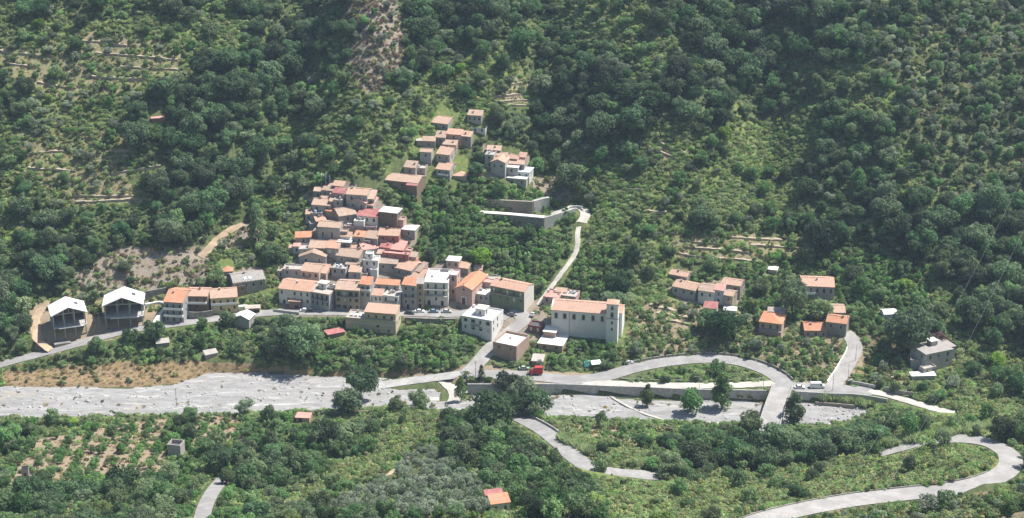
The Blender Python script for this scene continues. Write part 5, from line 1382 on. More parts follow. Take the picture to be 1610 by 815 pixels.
# red truck
p = hit(846, 590); root = empty('truck', (p[0] - 1, p[1], p[2] + .25), math.radians(4)); root.scale = (.85,) * 3; tag(root, 'bright red tarpaulin truck parked on the valley road', 'truck')
RED = paint('truck_red', (.45, .035, .04)); TARP = simple('truck_tarpaulin', (.50, .05, .055), .7, .35, .8)
mb = MB(); mb.box(-3.6, 3.2, -1.0, 1.0, .7, .95); mb.build('chassis', IRON, root)
mb = MB(); mb.prism([(-.6, -1.25, .96), (3.3, -1.25, .96), (3.3, 1.25, .96), (-.6, 1.25, .96)], [(-.5, -1.2, 3.9), (3.2, -1.2, 3.9), (3.2, 1.2, 3.9), (-.5, 1.2, 3.9)]); mb.prism([(-.5, -1.2, 3.901), (3.2, -1.2, 3.901), (3.2, 1.2, 3.901), (-.5, 1.2, 3.901)], [(-.4, -.1, 4.5), (3.1, -.1, 4.5), (3.1, .1, 4.5), (-.4, .1, 4.5)]); mb.build('tarpaulin_body', TARP, root)
mb = MB(); loft(mb, [(-.8, .8), (-.8, 2.6), (-2.0, 2.6), (-2.7, 1.7), (-2.9, 1.5), (-2.95, .8)], -1.1, 1.1, .1); cab = mb.build('cab', RED, root)
g = MB(); g.poly([(-2.08, -.9, 2.5), (-2.08, .9, 2.5), (-2.68, .95, 1.75), (-2.68, -.95, 1.75)]); g.v = [(x - .04, y, z + .02) for x, y, z in g.v]; g.build('windscreen', GLS, cab)
g = MB(); g.box(-3.9, -2.95, -.9, .9, .7, 1.1); g.build('loading_ramp', IRON, root)
for x in (-2.0, 1.4, 2.4):
    for s in (-1, 1): wheel(root, x, s * 1.0, .48, .3)
guard(828, 856, 568, 593)
# tarpaulins and trailer by the bend
p = hit(923, 578); root = empty('market_stand', p, .3); tag(root, 'turquoise tarpaulin over a cart beside the road bend', 'cart')
mb = MB(); mb.prism([(-1.6, -1.1, .9), (1.6, -1.1, .9), (1.6, 1.1, .9), (-1.6, 1.1, .9)], [(-1.3, -.7, 2.6), (1.0, -.5, 3.0), (1.2, .6, 2.8), (-1.2, .7, 2.5)]); mb.build('tarpaulin', simple('tarp_turquoise', (.16, .5, .48), .5), root)
for x in (-1, 1): wheel(root, x, -1.0, .4); wheel(root, x, 1.0, .4)
mb = MB(); mb.box(-1.7, 1.7, -1.1, 1.1, .6, .89); mb.build('cart_bed', IRON, root)
p = hit(937, 579); root = empty('stall_canopy', p, .2); tag(root, 'white canopy on posts beside the turquoise tarpaulin', 'canopy')
mb = MB(); mb.slab([(-2, -1.5, 2.3), (2, -1.5, 2.4), (2, 1.5, 2.9), (-2, 1.5, 2.8)], .12); mb.build('canopy_roof', WHITE, root)
for x in (-1.8, 1.8):
    for y in (-1.3, 1.3):
        mb = MB(); mb.tube((x, y, -.3), (x, y, 2.35), .06); mb.build('post', IRON, root)
guard(912, 948, 562, 580)
H('flat weathered shelter roof behind the red truck', 836, 568, 853, 569, 8, 11, 'slab', 'stone', 'pale', None, name='shelter', cat='shed')

# ------------------------------------------------------------------ lamps and poles
POLE = simple('pole_grey', (.36, .36, .35), .6, .15); WOOD = simple('pole_wood', (.2, .15, .1), .9, .3)
def street_lamp(label, u, v, h=8.0, arm=1.6, az=200):
    p = hit(u, v); root = empty('street_lamp', p, math.radians(az)); tag(root, label, 'lamp post', 'street lamps')
    mb = MB(); mb.tube((0, 0, -.5), (0, 0, h), .11, .06, 8); mb.build('pole', POLE, root)
    mb = MB(); mb.tube((0, 0, h), (arm, 0, h + .4), .05, .04); mb.build('arm', POLE, root)
    mb = MB(); mb.prism([(arm - .1, -.14, h + .3), (arm + .6, -.12, h + .36), (arm + .6, .12, h + .36), (arm - .1, .14, h + .3)], [(arm - .1, -.1, h + .46), (arm + .55, -.08, h + .48), (arm + .55, .08, h + .48), (arm - .1, .1, h + .46)]); mb.build('lamp_head', WALL['grey'], root)
for lab, u, v, h in [('tall lamp post on the near edge of the green loop', 1119, 598, 8.5), ('lamp post behind the garden slope above the loop', 1197, 552, 6.5), ('lamp post on the river lane left of the loop tree', 1100, 611, 5.0),
                     ('lamp post by the river lane near the bridge', 1200, 611, 4.5), ('lamp post beside the lane with the white kerb', 1333, 600, 8), ('lamp post at the right of the white van', 1309, 616, 8.0),
                     ('lamp post halfway up the lane with the white kerb', 1345, 568, 7), ('lamp post among the trees above the valley road', 913, 582, 9), ('lamp post in the orchard left of the brick box house', 733, 575, 7.5)]:
    street_lamp(lab, u, v, h)
def utility_pole(label, u, v, h):
    p = hit(u, v); root = empty('utility_pole', p, .3); tag(root, label, 'pole', 'utility poles')
    mb = MB(); mb.tube((0, 0, -.8), (0, 0, h), .15, .09, 8); mb.build('pole', WOOD if h < 8 else POLE, root)
    mb = MB(); mb.box(-.7, .7, -.05, .05, h - .5, h - .38); mb.build('crossarm', POLE, root)
    return np.array(p) + [0, 0, h - .3]
PT = [utility_pole(l, u, v, h) for l, u, v, h in [('utility pole on the near riverbank at the left', 278, 640, 8), ('utility pole in the orchard under the left road', 394, 577, 8), ('utility pole in the scrub of the foreground centre', 513, 762, 7.5),
      ('utility pole in the orchard near the river, centre', 576, 583, 7), ('utility pole below the square beside the ramp', 748, 597, 8), ('utility pole on the left road by the unfinished houses', 157, 520, 8)]]
# power lines over the right-hand side, hung from two lattice towers beyond the frame
CABLE = simple('cable_aluminium', (.4, .4, .41), .6, .05, 1, .2)
def cable(label, pts, r, sag):
    A, B = [np.array(p, float) for p in pts]; n = 40; mb = MB(); prev = None
    for i in range(n + 1):
        f = i / n; q = A + (B - A) * f - np.array([0, 0, sag * 4 * f * (1 - f)])
        if prev is not None: mb.tube(prev, q, r, n=5)
        prev = q
    o = mb.build('power_cable', CABLE, None); tag(o, label, 'cable', 'power cables')
def tower(label, base, h):
    root = empty('lattice_tower', base); tag(root, label, 'pylon', 'pylons carrying the cables')
    w0, w1 = 2.4, .5
    for sx in (-1, 1):
        for sy in (-1, 1):
            mb = MB(); mb.tube((sx * w0, sy * w0, -1), (sx * w1, sy * w1, h), .12, .08); mb.build('leg', POLE, root)
    mb = MB(); k = 8
    for i in range(k):
        f0, f1 = i / k, (i + 1) / k; a, b = w0 + (w1 - w0) * f0, w0 + (w1 - w0) * f1
        for s in (-1, 1):
            mb.tube((-a, s * a, h * f0), (b, s * b, h * f1), .05); mb.tube((s * a, -a, h * f0), (s * b, b, h * f1), .05)
    mb.build('bracing', POLE, root)
    mb = MB(); mb.box(-5, 5, -.15, .15, h - 2, h - 1.7); mb.build('crossarm', POLE, root)
t1 = np.array([262.0, 150.0, 0]); t1[2] = ground(t1[0], t1[1]); t2 = np.array([60.0, -330.0, 0]); t2[2] = ground(t2[0], t2[1])
tower('lattice pylon on the slope beyond the right edge', t1, 24); tower('lattice pylon on the near hillside below the viewpoint', t2, 22)
for k, lab in ((-1, 'left power cable crossing the right-hand slope'), (1, 'right power cable crossing the right-hand slope')):
    cable(lab, (t1 + [k * 4.5, 0, 22], t2 + [k * 4.5, 0, 20]), .013, 14)
cable('thin service cable slung between foreground poles', (PT[2], np.array(hit(660, 705, lift=7)) + [0, 0, 0]), .03, 1.0)

# ------------------------------------------------------------------ plants: shared shapes
def leaf_mat(name, dark, mid, light, trans=.45, hue=.012, val=.3):
    t = NT('foliage_' + name)
    oi = t.n('ShaderNodeObjectInfo'); a = t.n('ShaderNodeAttribute', attribute_name='tint')
    f = t.math('ADD', t.math('MULTIPLY', a.outputs['Fac'], .5), t.math('MULTIPLY', oi.outputs['Random'], .5))
    col = t.ramp(f, [(.12, dark), (.5, mid), (.9, light)])
    hs = t.n('ShaderNodeHueSaturation'); t.l(col, hs.inputs['Color'])
    r2 = t.math('FRACT', t.math('MULTIPLY', oi.outputs['Random'], 17.31))
    t.l(t.math('ADD', .5 - hue, t.math('MULTIPLY', r2, 2 * hue)), hs.inputs['Hue'])
    r3 = t.math('FRACT', t.math('MULTIPLY', oi.outputs['Random'], 41.7))
    t.l(t.math('ADD', 1 - val, t.math('MULTIPLY', r3, 2 * val)), hs.inputs['Value'])
    t.l(t.math('ADD', .8, t.math('MULTIPLY', r2, .35)), hs.inputs['Saturation'])
    d = t.n('ShaderNodeBsdfDiffuse'); tr = t.n('ShaderNodeBsdfTranslucent'); mx = t.n('ShaderNodeMixShader')
    t.l(hs.outputs[0], d.inputs[0]); t.l(hs.outputs[0], tr.inputs[0]); mx.inputs[0].default_value = trans
    t.l(d.outputs[0], mx.inputs[1]); t.l(tr.outputs[0], mx.inputs[2])
    t.l(mx.outputs[0], t.out.inputs['Surface'])
    return t.m
LEAF = {
 'oak': leaf_mat('oak', (0.091, 0.145, 0.079), (0.130, 0.207, 0.105), (0.201, 0.285, 0.146), hue=.026, val=.42),
 'broad': leaf_mat('broadleaf', (0.129, 0.209, 0.097), (0.188, 0.288, 0.130), (0.293, 0.393, 0.181), hue=.026, val=.4),
 'olive': leaf_mat('olive', (0.210, 0.258, 0.181), (0.276, 0.333, 0.234), (0.370, 0.425, 0.297)),
 'citrus': leaf_mat('citrus', (0.134, 0.238, 0.092), (0.203, 0.343, 0.129), (0.329, 0.473, 0.185)),
 'shrub': leaf_mat('shrub', (0.148, 0.201, 0.098), (0.215, 0.277, 0.136), (0.322, 0.379, 0.191), hue=.024),
 'bramble': leaf_mat('bramble', (0.210, 0.315, 0.123), (0.304, 0.416, 0.169), (0.431, 0.522, 0.237), hue=.02),
 'broom': leaf_mat('broom', (0.284, 0.317, 0.135), (0.396, 0.424, 0.187), (0.540, 0.534, 0.258)),
 'tuft': leaf_mat('dry_tuft', (0.358, 0.297, 0.167), (0.473, 0.389, 0.221), (0.617, 0.499, 0.293)),
 'reed': leaf_mat('reed', (0.296, 0.394, 0.183), (0.395, 0.490, 0.235), (0.547, 0.627, 0.327)),
 'mauve': leaf_mat('dry_mauve', (0.230, 0.173, 0.135), (0.302, 0.228, 0.178), (0.378, 0.291, 0.218)),
 'poplar': leaf_mat('river_tree', (0.109, 0.175, 0.080), (0.158, 0.242, 0.107), (0.241, 0.328, 0.149)),
 'bright': leaf_mat('bright', (0.207, 0.309, 0.088), (0.273, 0.385, 0.103), (0.361, 0.463, 0.137)),
 'blossom': leaf_mat('blossom', (0.192, 0.125, 0.131), (0.255, 0.159, 0.166), (0.313, 0.200, 0.197)),
}
BARK = simple('bark', (.11, .085, .06), .95, .4, 2)
def crown_arrays(seed, R, H, z0, ncl, nleaf, size, shape='round', flat=.34):
    """leaf quads over many overlapping clumps; returns verts (n*4,3) and a tint for each leaf"""
    g = np.random.default_rng(seed)
    C = []; RR = []
    hc = (H - z0) / 2
    for k in range(ncl):
        for _ in range(40):
            p = g.uniform(-1, 1, 3)
            if np.linalg.norm(p) <= 1: break
        p = p / max(np.linalg.norm(p), 1e-6) * np.linalg.norm(p) ** .55
        zz = p[2]
        wz = 1.0
        if shape == 'cone': wz = np.interp(zz, [-1, -.6, 1], [.75, 1, .22])
        if shape == 'column': wz = np.interp(zz, [-1, -.5, .5, 1], [.7, 1, .8, .4])
        if shape == 'dome': zz = abs(zz) * 1.4 - .8
        r = g.uniform(.24, .44) * R
        C.append([p[0] * (R - r * .7) * wz, p[1] * (R - r * .7) * wz, z0 + hc + zz * (hc - r * .55)]); RR.append(r)
    C = np.array(C); RR = np.array(RR); ctint = g.uniform(0, 1, ncl)
    w = RR ** 2; k = g.choice(ncl, nleaf, p=w / w.sum())
    n = g.normal(size=(nleaf, 3)); n[:, 2] = n[:, 2] * .9 + .18; n /= np.linalg.norm(n, axis=1)[:, None]
    pos = C[k] + n * (RR[k] * g.uniform(.72, 1.08, nleaf))[:, None] * np.array([1, 1, .85])
    nr = n + g.normal(size=(nleaf, 3)) * flat; nr /= np.linalg.norm(nr, axis=1)[:, None]
    a = np.cross(nr, g.normal(size=(nleaf, 3))); a /= np.linalg.norm(a, axis=1)[:, None]; b = np.cross(nr, a)
    s = (size * g.uniform(.6, 1.25, nleaf))[:, None]; el = g.uniform(.55, .9, nleaf)[:, None]
    V = np.stack([pos - a * s * .5, pos + b * s * .5 * el + nr * s * .1, pos + a * s * .5, pos - b * s * .5 * el + nr * s * .1], 1)
    V[:, :, 2] = np.maximum(V[:, :, 2], .02)
    tint = np.clip(.55 * ctint[k] + .45 * g.uniform(0, 1, nleaf), 0, 1)
    return V.reshape(-1, 3), tint, C, RR
def blade_arrays(seed, R, H, n, w):
    g = np.random.default_rng(seed)
    r = R * np.sqrt(g.uniform(0, 1, n)); t = g.uniform(0, 6.283, n)
    p = np.stack([r * np.cos(t), r * np.sin(t), np.zeros(n)], 1)
    lean = g.normal(size=(n, 3)) * .28; lean[:, 2] = 1; h = (H * g.uniform(.5, 1.1, n))[:, None]
    top = p + lean * h; tt = g.uniform(0, 6.283, n); sd = np.stack([np.cos(tt), np.sin(tt), np.zeros(n)], 1) * w
    mid = p + lean * h * .55 + sd * .4
    V = np.stack([p - sd * .5, p + sd * .5, mid + sd * .5, top], 1)
    return V.reshape(-1, 3), g.uniform(0, 1, n), p, np.ones(n)
def trunk_faces(seed, H, z0, C, r0):
    g = random.Random(seed); mb = MB()
    top = (g.uniform(-.2, .2), g.uniform(-.2, .2), z0 + (H - z0) * .35)
    mid = (top[0] * .5, top[1] * .5, z0 * .7)
    mb.tube((0, 0, -.8), mid, r0, r0 * .75); mb.tube(mid, top, r0 * .75, r0 * .5)
    for c in [C[i] for i in np.linspace(0, len(C) - 1, min(5, len(C))).astype(int)]:
        mb.tube(mid if g.random() < .5 else top, tuple(c), r0 * .42, r0 * .12, 5)
    return mb
def leaf_mesh(name, V, tint, mat):
    n = len(V) // 4; me = bpy.data.meshes.new(name)
    me.vertices.add(n * 4); me.vertices.foreach_set('co', V.astype(np.float32).ravel())
    me.loops.add(n * 4); me.loops.foreach_set('vertex_index', np.arange(n * 4, dtype=np.int32))
    me.polygons.add(n); me.polygons.foreach_set('loop_start', np.arange(0, n * 4, 4, dtype=np.int32))
    me.update(calc_edges=True)
    at = me.attributes.new('tint', 'FLOAT', 'FACE'); at.data.foreach_set('value', tint.astype(np.float32))
    me.materials.append(mat)
    return me
SPEC = {  # species: (variants, R, H, crown base, clumps, leaves, leaf size, shape, trunk radius)
 'oak': (4, 4.6, 8.6, 1.2, 26, 2600, .72, 'round', .32), 'broad': (4, 3.1, 6.2, .8, 18, 1500, .60, 'round', .2),
 'olive': (3, 2.3, 4.2, 1.0, 13, 900, .42, 'round', .2), 'citrus': (3, 1.7, 3.0, .3, 10, 650, .42, 'round', .1),
 'shrub': (3, 1.3, 1.8, 0, 8, 420, .36, 'dome', 0), 'bramble': (2, 1.8, 1.1, 0, 12, 520, .36, 'dome', 0),
 'broom': (2, 1.2, 2.0, 0, 9, 420, .32, 'round', 0), 'mauve': (2, 1.4, 1.6, 0, 9, 420, .3, 'dome', 0),
 'tuft': (2, .7, .55, 0, 0, 60, .14, 'blade', 0), 'reed': (2, 1.3, 3.4, 0, 0, 130, .22, 'blade', 0),
 'poplar': (3, 3.4, 10.5, .6, 26, 2400, .6, 'cone', .25), 'bright': (1, 3.0, 5.6, .6, 16, 1400, .55, 'round', .2), 'blossom': (1, 2.2, 3.2, .4, 12, 800, .4, 'round', .1)}
FORMS = []; FIDX = {}; CROWN = {}; TRUNK = {}
PCOL = bpy.data.collections.new('plant_forms')
for sp, (nv, R_, H_, z0, ncl, nl, sz, shp, tr) in SPEC.items():
    FIDX[sp] = []
    for k in range(nv):
        sd = (sum(map(ord, sp)) * 7 + k * 31) & 0xffff
        V, ti, C, RR = blade_arrays(sd, R_, H_, nl, sz) if shp == 'blade' else crown_arrays(sd, R_, H_, z0, ncl, nl, sz, shp)
        cm = leaf_mesh('crown', V, ti, LEAF[sp]); CROWN[(sp, k)] = cm
        if tr:
            tb = trunk_faces(sd, H_, max(z0, .8), C, tr); TRUNK[(sp, k)] = tb.mesh('trunk', BARK)
            n0 = len(V); me = bpy.data.meshes.new('form')
            me.from_pydata(np.concatenate([V, np.array(tb.v)]).tolist(), [], [tuple(range(i, i + 4)) for i in range(0, n0, 4)] + [tuple(i + n0 for i in f) for f in tb.f])
            me.materials.append(LEAF[sp]); me.materials.append(BARK)
            me.polygons.foreach_set('material_index', [0] * (n0 // 4) + [1] * len(tb.f))
            at = me.attributes.new('tint', 'FLOAT', 'FACE'); at.data.foreach_set('value', np.concatenate([ti, np.zeros(len(tb.f))]).astype(np.float32))
        else: me = cm
        o = bpy.data.objects.new('plant_form_%03d' % len(FORMS), me); PCOL.objects.link(o)
        FIDX[sp].append(len(FORMS)); FORMS.append(o)

# rock forms for the riverbed
RCOL = bpy.data.collections.new('rock_forms')
ROCKM = simple('river_stone', (.42, .41, .39), .9, .35, 1.2)
for k in range(3):
    g = random.Random(k + 3); mb = MB(); n = 7
    rings = [[(r * (1 + g.uniform(-.2, .2)) * math.cos(6.283 * i / n), r * (1 + g.uniform(-.2, .2)) * .8 * math.sin(6.283 * i / n), z + g.uniform(-.06, .06)) for i in range(n)] for r, z in ((.45, -.15), (.55, .12), (.32, .36))]
    for a, b in zip(rings, rings[1:]):
        for i in range(n):
            j = (i + 1) % n; mb.poly([a[i], a[j], b[j], b[i]])
    mb.poly(rings[-1])
    RCOL.objects.link(bpy.data.objects.new('rock_form_%d' % k, mb.mesh('rock', ROCKM)))

def scatter(name, label, cat, coll, P, idx, rot, scl):
    """one object whose points carry plant forms"""
    me = bpy.data.meshes.new(name); n = len(P)
    me.vertices.add(n); me.vertices.foreach_set('co', np.asarray(P, np.float32).ravel())
    for nm, ty, dat, key in (('form', 'INT', idx, 'value'), ('turn', 'FLOAT_VECTOR', rot, 'vector'), ('size', 'FLOAT_VECTOR', scl, 'vector')):
        a = me.attributes.new(nm, ty, 'POINT'); a.data.foreach_set(key, np.asarray(dat, np.int32 if ty == 'INT' else np.float32).ravel())
    me.update()
    o = obj(name, me)
    ng = bpy.data.node_groups.new(name + '_scatter', 'GeometryNodeTree')
    ng.interface.new_socket('Geometry', in_out='INPUT', socket_type='NodeSocketGeometry'); ng.interface.new_socket('Geometry', in_out='OUTPUT', socket_type='NodeSocketGeometry')
    N = ng.nodes; gi = N.new('NodeGroupInput'); go = N.new('NodeGroupOutput'); ip = N.new('GeometryNodeInstanceOnPoints'); ci = N.new('GeometryNodeCollectionInfo')
    ci.inputs['Collection'].default_value = coll; ci.inputs['Separate Children'].default_value = True; ci.inputs['Reset Children'].default_value = True
    def na(nm, ty):
        x = N.new('GeometryNodeInputNamedAttribute'); x.data_type = ty; x.inputs['Name'].default_value = nm; return x.outputs[0]
    L = ng.links.new
    mp = N.new('GeometryNodeMeshToPoints')
    L(gi.outputs[0], mp.inputs[0]); L(mp.outputs[0], ip.inputs['Points']); L(ci.outputs[0], ip.inputs['Instance']); ip.inputs['Pick Instance'].default_value = True
    L(na('form', 'INT'), ip.inputs['Instance Index']); L(na('turn', 'FLOAT_VECTOR'), ip.inputs['Rotation']); L(na('size', 'FLOAT_VECTOR'), ip.inputs['Scale'])
    L(ip.outputs[0], go.inputs[0])
    m = o.modifiers.new('scatter', 'NODES'); m.node_group = ng
    return tag(o, label, cat, kind='stuff')

# ------------------------------------------------------------------ keep-clear maps
MS = 2                                                     # map cell in photograph pixels
MW, MH = int(UW / MS) + 1, int(UH / MS) + 1
BASEV = np.zeros((MH, MW), np.float32)
ROADV = np.zeros((MH, MW), np.float32)
for u0, v0, u1, v1 in GUARD:
    a, b, c, d = int(max(0, u0 / MS)), int(max(0, v0 / MS)), int(max(0, u1 / MS)) + 1, int(max(0, v1 / MS)) + 1
    sub = BASEV[b:d, a:c]; sub[:] = np.maximum(sub, v1)
for name, (ln, wd) in ROADS.items():
    if name in ('dirt_path', 'hill_cut', 'bend_track'): continue
    nr = normals2(ln)
    for f in np.linspace(-.5, .5, 13):
        for i in range(len(ln)):
            u, v, _ = project(ln[i, 0] + nr[i, 0] * f * wd, ln[i, 1] + nr[i, 1] * f * wd, ln[i, 2])
            if 0 <= u < UW and 0 <= v < UH:
                q = BASEV[int(v / MS), int(u / MS)]; BASEV[int(v / MS), int(u / MS)] = max(q, v); ROADV[int(v / MS), int(u / MS)] = v
for i in range(0, len(bx)):                                # the open gravel
    if abs(bx[i]) > 240: continue
    for f in np.linspace(.14, .97, 26):
        y = bs[0, i] + (bn[0, i] - bs[0, i]) * f
        u, v, _ = project(bx[i], y, 0)
        if 0 <= u < UW and 0 <= v < UH and not (600 < u < 860 and v > 618):
            q = BASEV[int(v / MS), int(u / MS)]; BASEV[int(v / MS), int(u / MS)] = max(q, v)
ROADD = DIST
def road_dist(x, y):
    i = np.clip(np.searchsorted(GX, x), 1, len(GX) - 1); j = np.clip(np.searchsorted(GY, y), 1, len(GY) - 1)
    return DIST[j, i]
def free(x, y, R, H):
    """not on a building or road, and not hiding one"""
    ok = road_dist(x, y) > np.where(H < 1.7, R * .5, .2 + R * .5)
    for ax, ay, c, s, x0, x1, y0, y1 in FOOT:
        dx, dy = x - ax, y - ay; lx, ly = dx * c + dy * s, -dx * s + dy * c
        m = R * .55
        ok &= ~((lx > x0 - m) & (lx < x1 + m) & (ly > y0 - m) & (ly < y1 + m))
    # bridge
    dxb = np.abs(x - np.interp(y, [BRIDGE[2, 1], BRIDGE[0, 1]], [BRIDGE[2, 0], BRIDGE[0, 0]])); ok &= ~((dxb < 5 + R * .6) & (y > BRIDGE[2, 1] - 2) & (y < BRIDGE[0, 1]))
    z = ground(x, y); u, v, d = project(x, y, z); s = F_PX / d
    for fu in (-.8, -.4, 0, .4, .8):
        for fv in (.15, .5, .85, 1.0):
            uu, vv = u + fu * R * s * (1 if fv < .9 else .5), v - fv * H * .9 * s
            i, j = (vv / MS).astype(int), (uu / MS).astype(int)
            inside = (i >= 0) & (i < MH) & (j >= 0) & (j < MW)
            bv = np.where(inside, BASEV[np.clip(i, 0, MH - 1), np.clip(j, 0, MW - 1)], 0); rv = np.where(inside, ROADV[np.clip(i, 0, MH - 1), np.clip(j, 0, MW - 1)], 0)
            bv = np.where(H > 1.3, bv, rv)                            # low growth may stand before a house, not over a road
            ok &= ~((bv > 0) & (v > bv))
    return ok

# ------------------------------------------------------------------ planting
DENS = {  # plants per square metre for each kind of ground
 'wood': dict(oak=.0135, broad=.022, olive=.004, shrub=.08, bramble=.16, broom=.012, bright=.0006), 'darkwood': dict(oak=.021, broad=.019, shrub=.09, bramble=.13, bright=.0003, olive=.002),
 'fgwood': dict(oak=.0045, broad=.02, shrub=.09, bramble=.16, broom=.05, citrus=.04, bright=.0004), 'openwood': dict(broad=.034, olive=.022, shrub=.13, broom=.03, tuft=.06, mauve=.02, bramble=.04),
 'terrace': dict(olive=.011, citrus=.014, shrub=.07, broom=.06, tuft=.14, broad=.006, bramble=.06), 'scrub': dict(broad=.009, olive=.006, shrub=.09, broom=.07, bramble=.22, tuft=.04, bright=.0006, oak=.0012),
 'meadow': dict(bramble=.34, broom=.06, tuft=.03, shrub=.03, broad=.001), 'rock': dict(shrub=.055, broom=.03, mauve=.05, tuft=.13, bramble=.03, broad=.003),
 'orchard': dict(citrus=.09, broad=.007, bramble=.16, shrub=.07, bright=.0005), 'orchard_sparse': dict(citrus=.05, tuft=.09, shrub=.025, broom=.015, bramble=.04),
 'garden': dict(citrus=.026, shrub=.085, broom=.07, olive=.008, tuft=.15, bramble=.09), 'dry': dict(tuft=.22, broom=.012, shrub=.012),
 'loop': dict(bramble=.28, shrub=.1, citrus=.025), 'olivegrove': dict(olive=.046, tuft=.05, bramble=.08, broom=.02), 'fgscrub': dict(broom=.11, bramble=.26, shrub=.06, broad=.003, tuft=.04),
 'cliff': dict(shrub=.1, mauve=.16, broom=.03, tuft=.14, broad=.005, olive=.004), 'none': {}, 'bare': dict(tuft=.04, shrub=.006), 'river': dict(shrub=.004, tuft=.012, broom=.002), 'paved': dict(shrub=.02, bramble=.02, tuft=.05)}
PLANTS = {}
for si, sp in enumerate(['oak', 'broad', 'olive', 'citrus', 'shrub', 'bramble', 'broom', 'tuft', 'mauve', 'bright']):
    g = np.random.default_rng(200 + si)
    dmax = max(d.get(sp, 0) for d in DENS.values())
    st = 1 / math.sqrt(dmax)
    gx = np.arange(-270, 270, st); gy = np.arange(-195, 262, st)
    X, Y = np.meshgrid(gx, gy); jit = .48 if sp != 'citrus' else .16                     # orchards are planted in rows
    odd = (np.arange(len(gx))[None] % 2 + 0 * np.arange(len(gy))[:, None]).ravel()
    X = X.ravel() + g.uniform(-jit, jit, X.size) * st; Y = Y.ravel() + g.uniform(-jit, jit, Y.size) * st
    u, v, d = project(X, Y, ground(X, Y))
    keep = (u > -110) & (u < 1720) & (v > -90) & (v < 905)
    X, Y, odd = X[keep], Y[keep], odd[keep]
    c = classes_at(X, Y)
    dn = np.array([DENS[k].get(sp, 0) for k in CLASSES])[c]
    if sp == 'citrus': dn = np.where(c == CID['orchard_sparse'], np.where(odd == 1, dmax * .85, .004), dn)
    # natural clumping
    cl = .55 + .9 * vnoise(X, Y, 90 + si, 11) if sp not in ('citrus',) else 1.0
    keep = g.uniform(0, 1, len(X)) < dn / dmax * cl
    X, Y, c = X[keep], Y[keep], c[keep]
    sc = g.uniform(.65, 1.3, len(X)) if sp != 'oak' else .45 + .85 * g.uniform(0, 1, len(X)) ** 1.3
    if sp == 'oak': sc *= np.where(c == CID['darkwood'], 1.25, np.where(c == CID['scrub'], .7, 1.0))
    if sp == 'broad': sc *= np.where(c == CID['openwood'], .75, 1.0) * (.75 + .5 * vnoise(X, Y, 45, 20))
    if sp in ('broad', 'citrus'): sc *= np.where(c == CID['fgscrub'], .8, 1.0)
    R_, H_ = SPEC[sp][1], SPEC[sp][2]
    ok = free(X, Y, R_ * sc, H_ * sc)
    # a smaller plant may still fit where a full one does not
    sm = np.where(ok, sc, sc * .5)
    if sp in ('oak', 'broad', 'citrus', 'shrub'): ok = ok | free(X, Y, R_ * sm, H_ * sm)
    X, Y, sm = X[ok], Y[ok], sm[ok]
    n = len(X)
    PLANTS[sp] = dict(P=np.stack([X, Y, ground(X, Y) - .12 * sm], 1), s=sm, k=g.integers(0, SPEC[sp][0], n), r=g.uniform(0, 6.283, n), h=g.uniform(.75, 1.25, n), w=g.uniform(.85, 1.18, n))

# the trees that show largest stand as trees of their own
def zone(u, v):
    if v > 640:
        if u < 270: return 'beside the orchard at lower left'
        if u < 640: return 'on the near bank left of the spur'
        if u < 900: return 'on the spur round the red-roofed cottage'
        if u < 1200: return 'below the spur road in the foreground'
        return 'near the hairpin road'
    if v > 480:
        if u < 540: return 'below the left part of the village road'
        if u < 860: return 'between the village and the valley road'
        if u < 1250: return 'above the road loop'
        return 'round the far right house'
    if v > 330:
        if u < 440: return 'on the slope left of the village'
        if u < 940: return 'between the village and the retaining walls'
        if u < 1320: return 'above the right-hand hamlet'
        return 'on the dark slope at the right edge'
    if v > 170:
        if u < 260: return 'round the lower left terraces'
        if u < 500: return 'in the gully left of the village'
        if u < 870: return 'round the upper hamlet'
        if u < 1160: return 'right of the walled cluster'
        return 'on the middle of the right-hand slope'
    if u < 300: return 'round the upper left terraces'
    if u < 540: return 'in the dark wood left of the cliff'
    if u < 840: return 'right of the rocky cliff'
    if u < 1200: return 'at the top centre of the slope'
    return 'at the top right of the slope'
TN = {'oak': ('dark leafy tree', 'dark rounded tree'), 'broad': ('green broadleaf tree', 'mid-green bushy tree')}
cand = []
for sp in ('oak', 'broad'):
    D_ = PLANTS[sp]
    u, v, d = project(D_['P'][:, 0], D_['P'][:, 1], D_['P'][:, 2] + 3)
    px = D_['s'] * SPEC[sp][1] * F_PX / d
    for i in np.where((u > 5) & (u < 1605) & (v > 8) & (v < 812))[0]: cand.append((px[i], sp, i, u[i], v[i]))
cand.sort(reverse=True)
def tree(label, P, sp, k, s, h, r, group=None, name=None, cat='tree'):
    root = empty(name or {'oak': 'leafy_tree', 'broad': 'broadleaf_tree', 'poplar': 'river_tree', 'olive': 'olive_tree', 'citrus': 'citrus_tree'}.get(sp, 'tree'), P, r)
    root.scale = (s, s, s * h)
    tag(root, label, cat, group)
    if (sp, k) in TRUNK: obj('trunk', TRUNK[(sp, k)], root)
    obj('crown', CROWN[(sp, k)], root)
    return root
taken = {'oak': set(), 'broad': set()}
chosen = []
for px, sp, i, u, v in cand[:300]:
    D_ = PLANTS[sp]; taken[sp].add(i)
    zn = zone(u, v); chosen.append([('large ' if D_['s'][i] > 1 else '') + TN[sp][0], zn, sp, i, u, v])
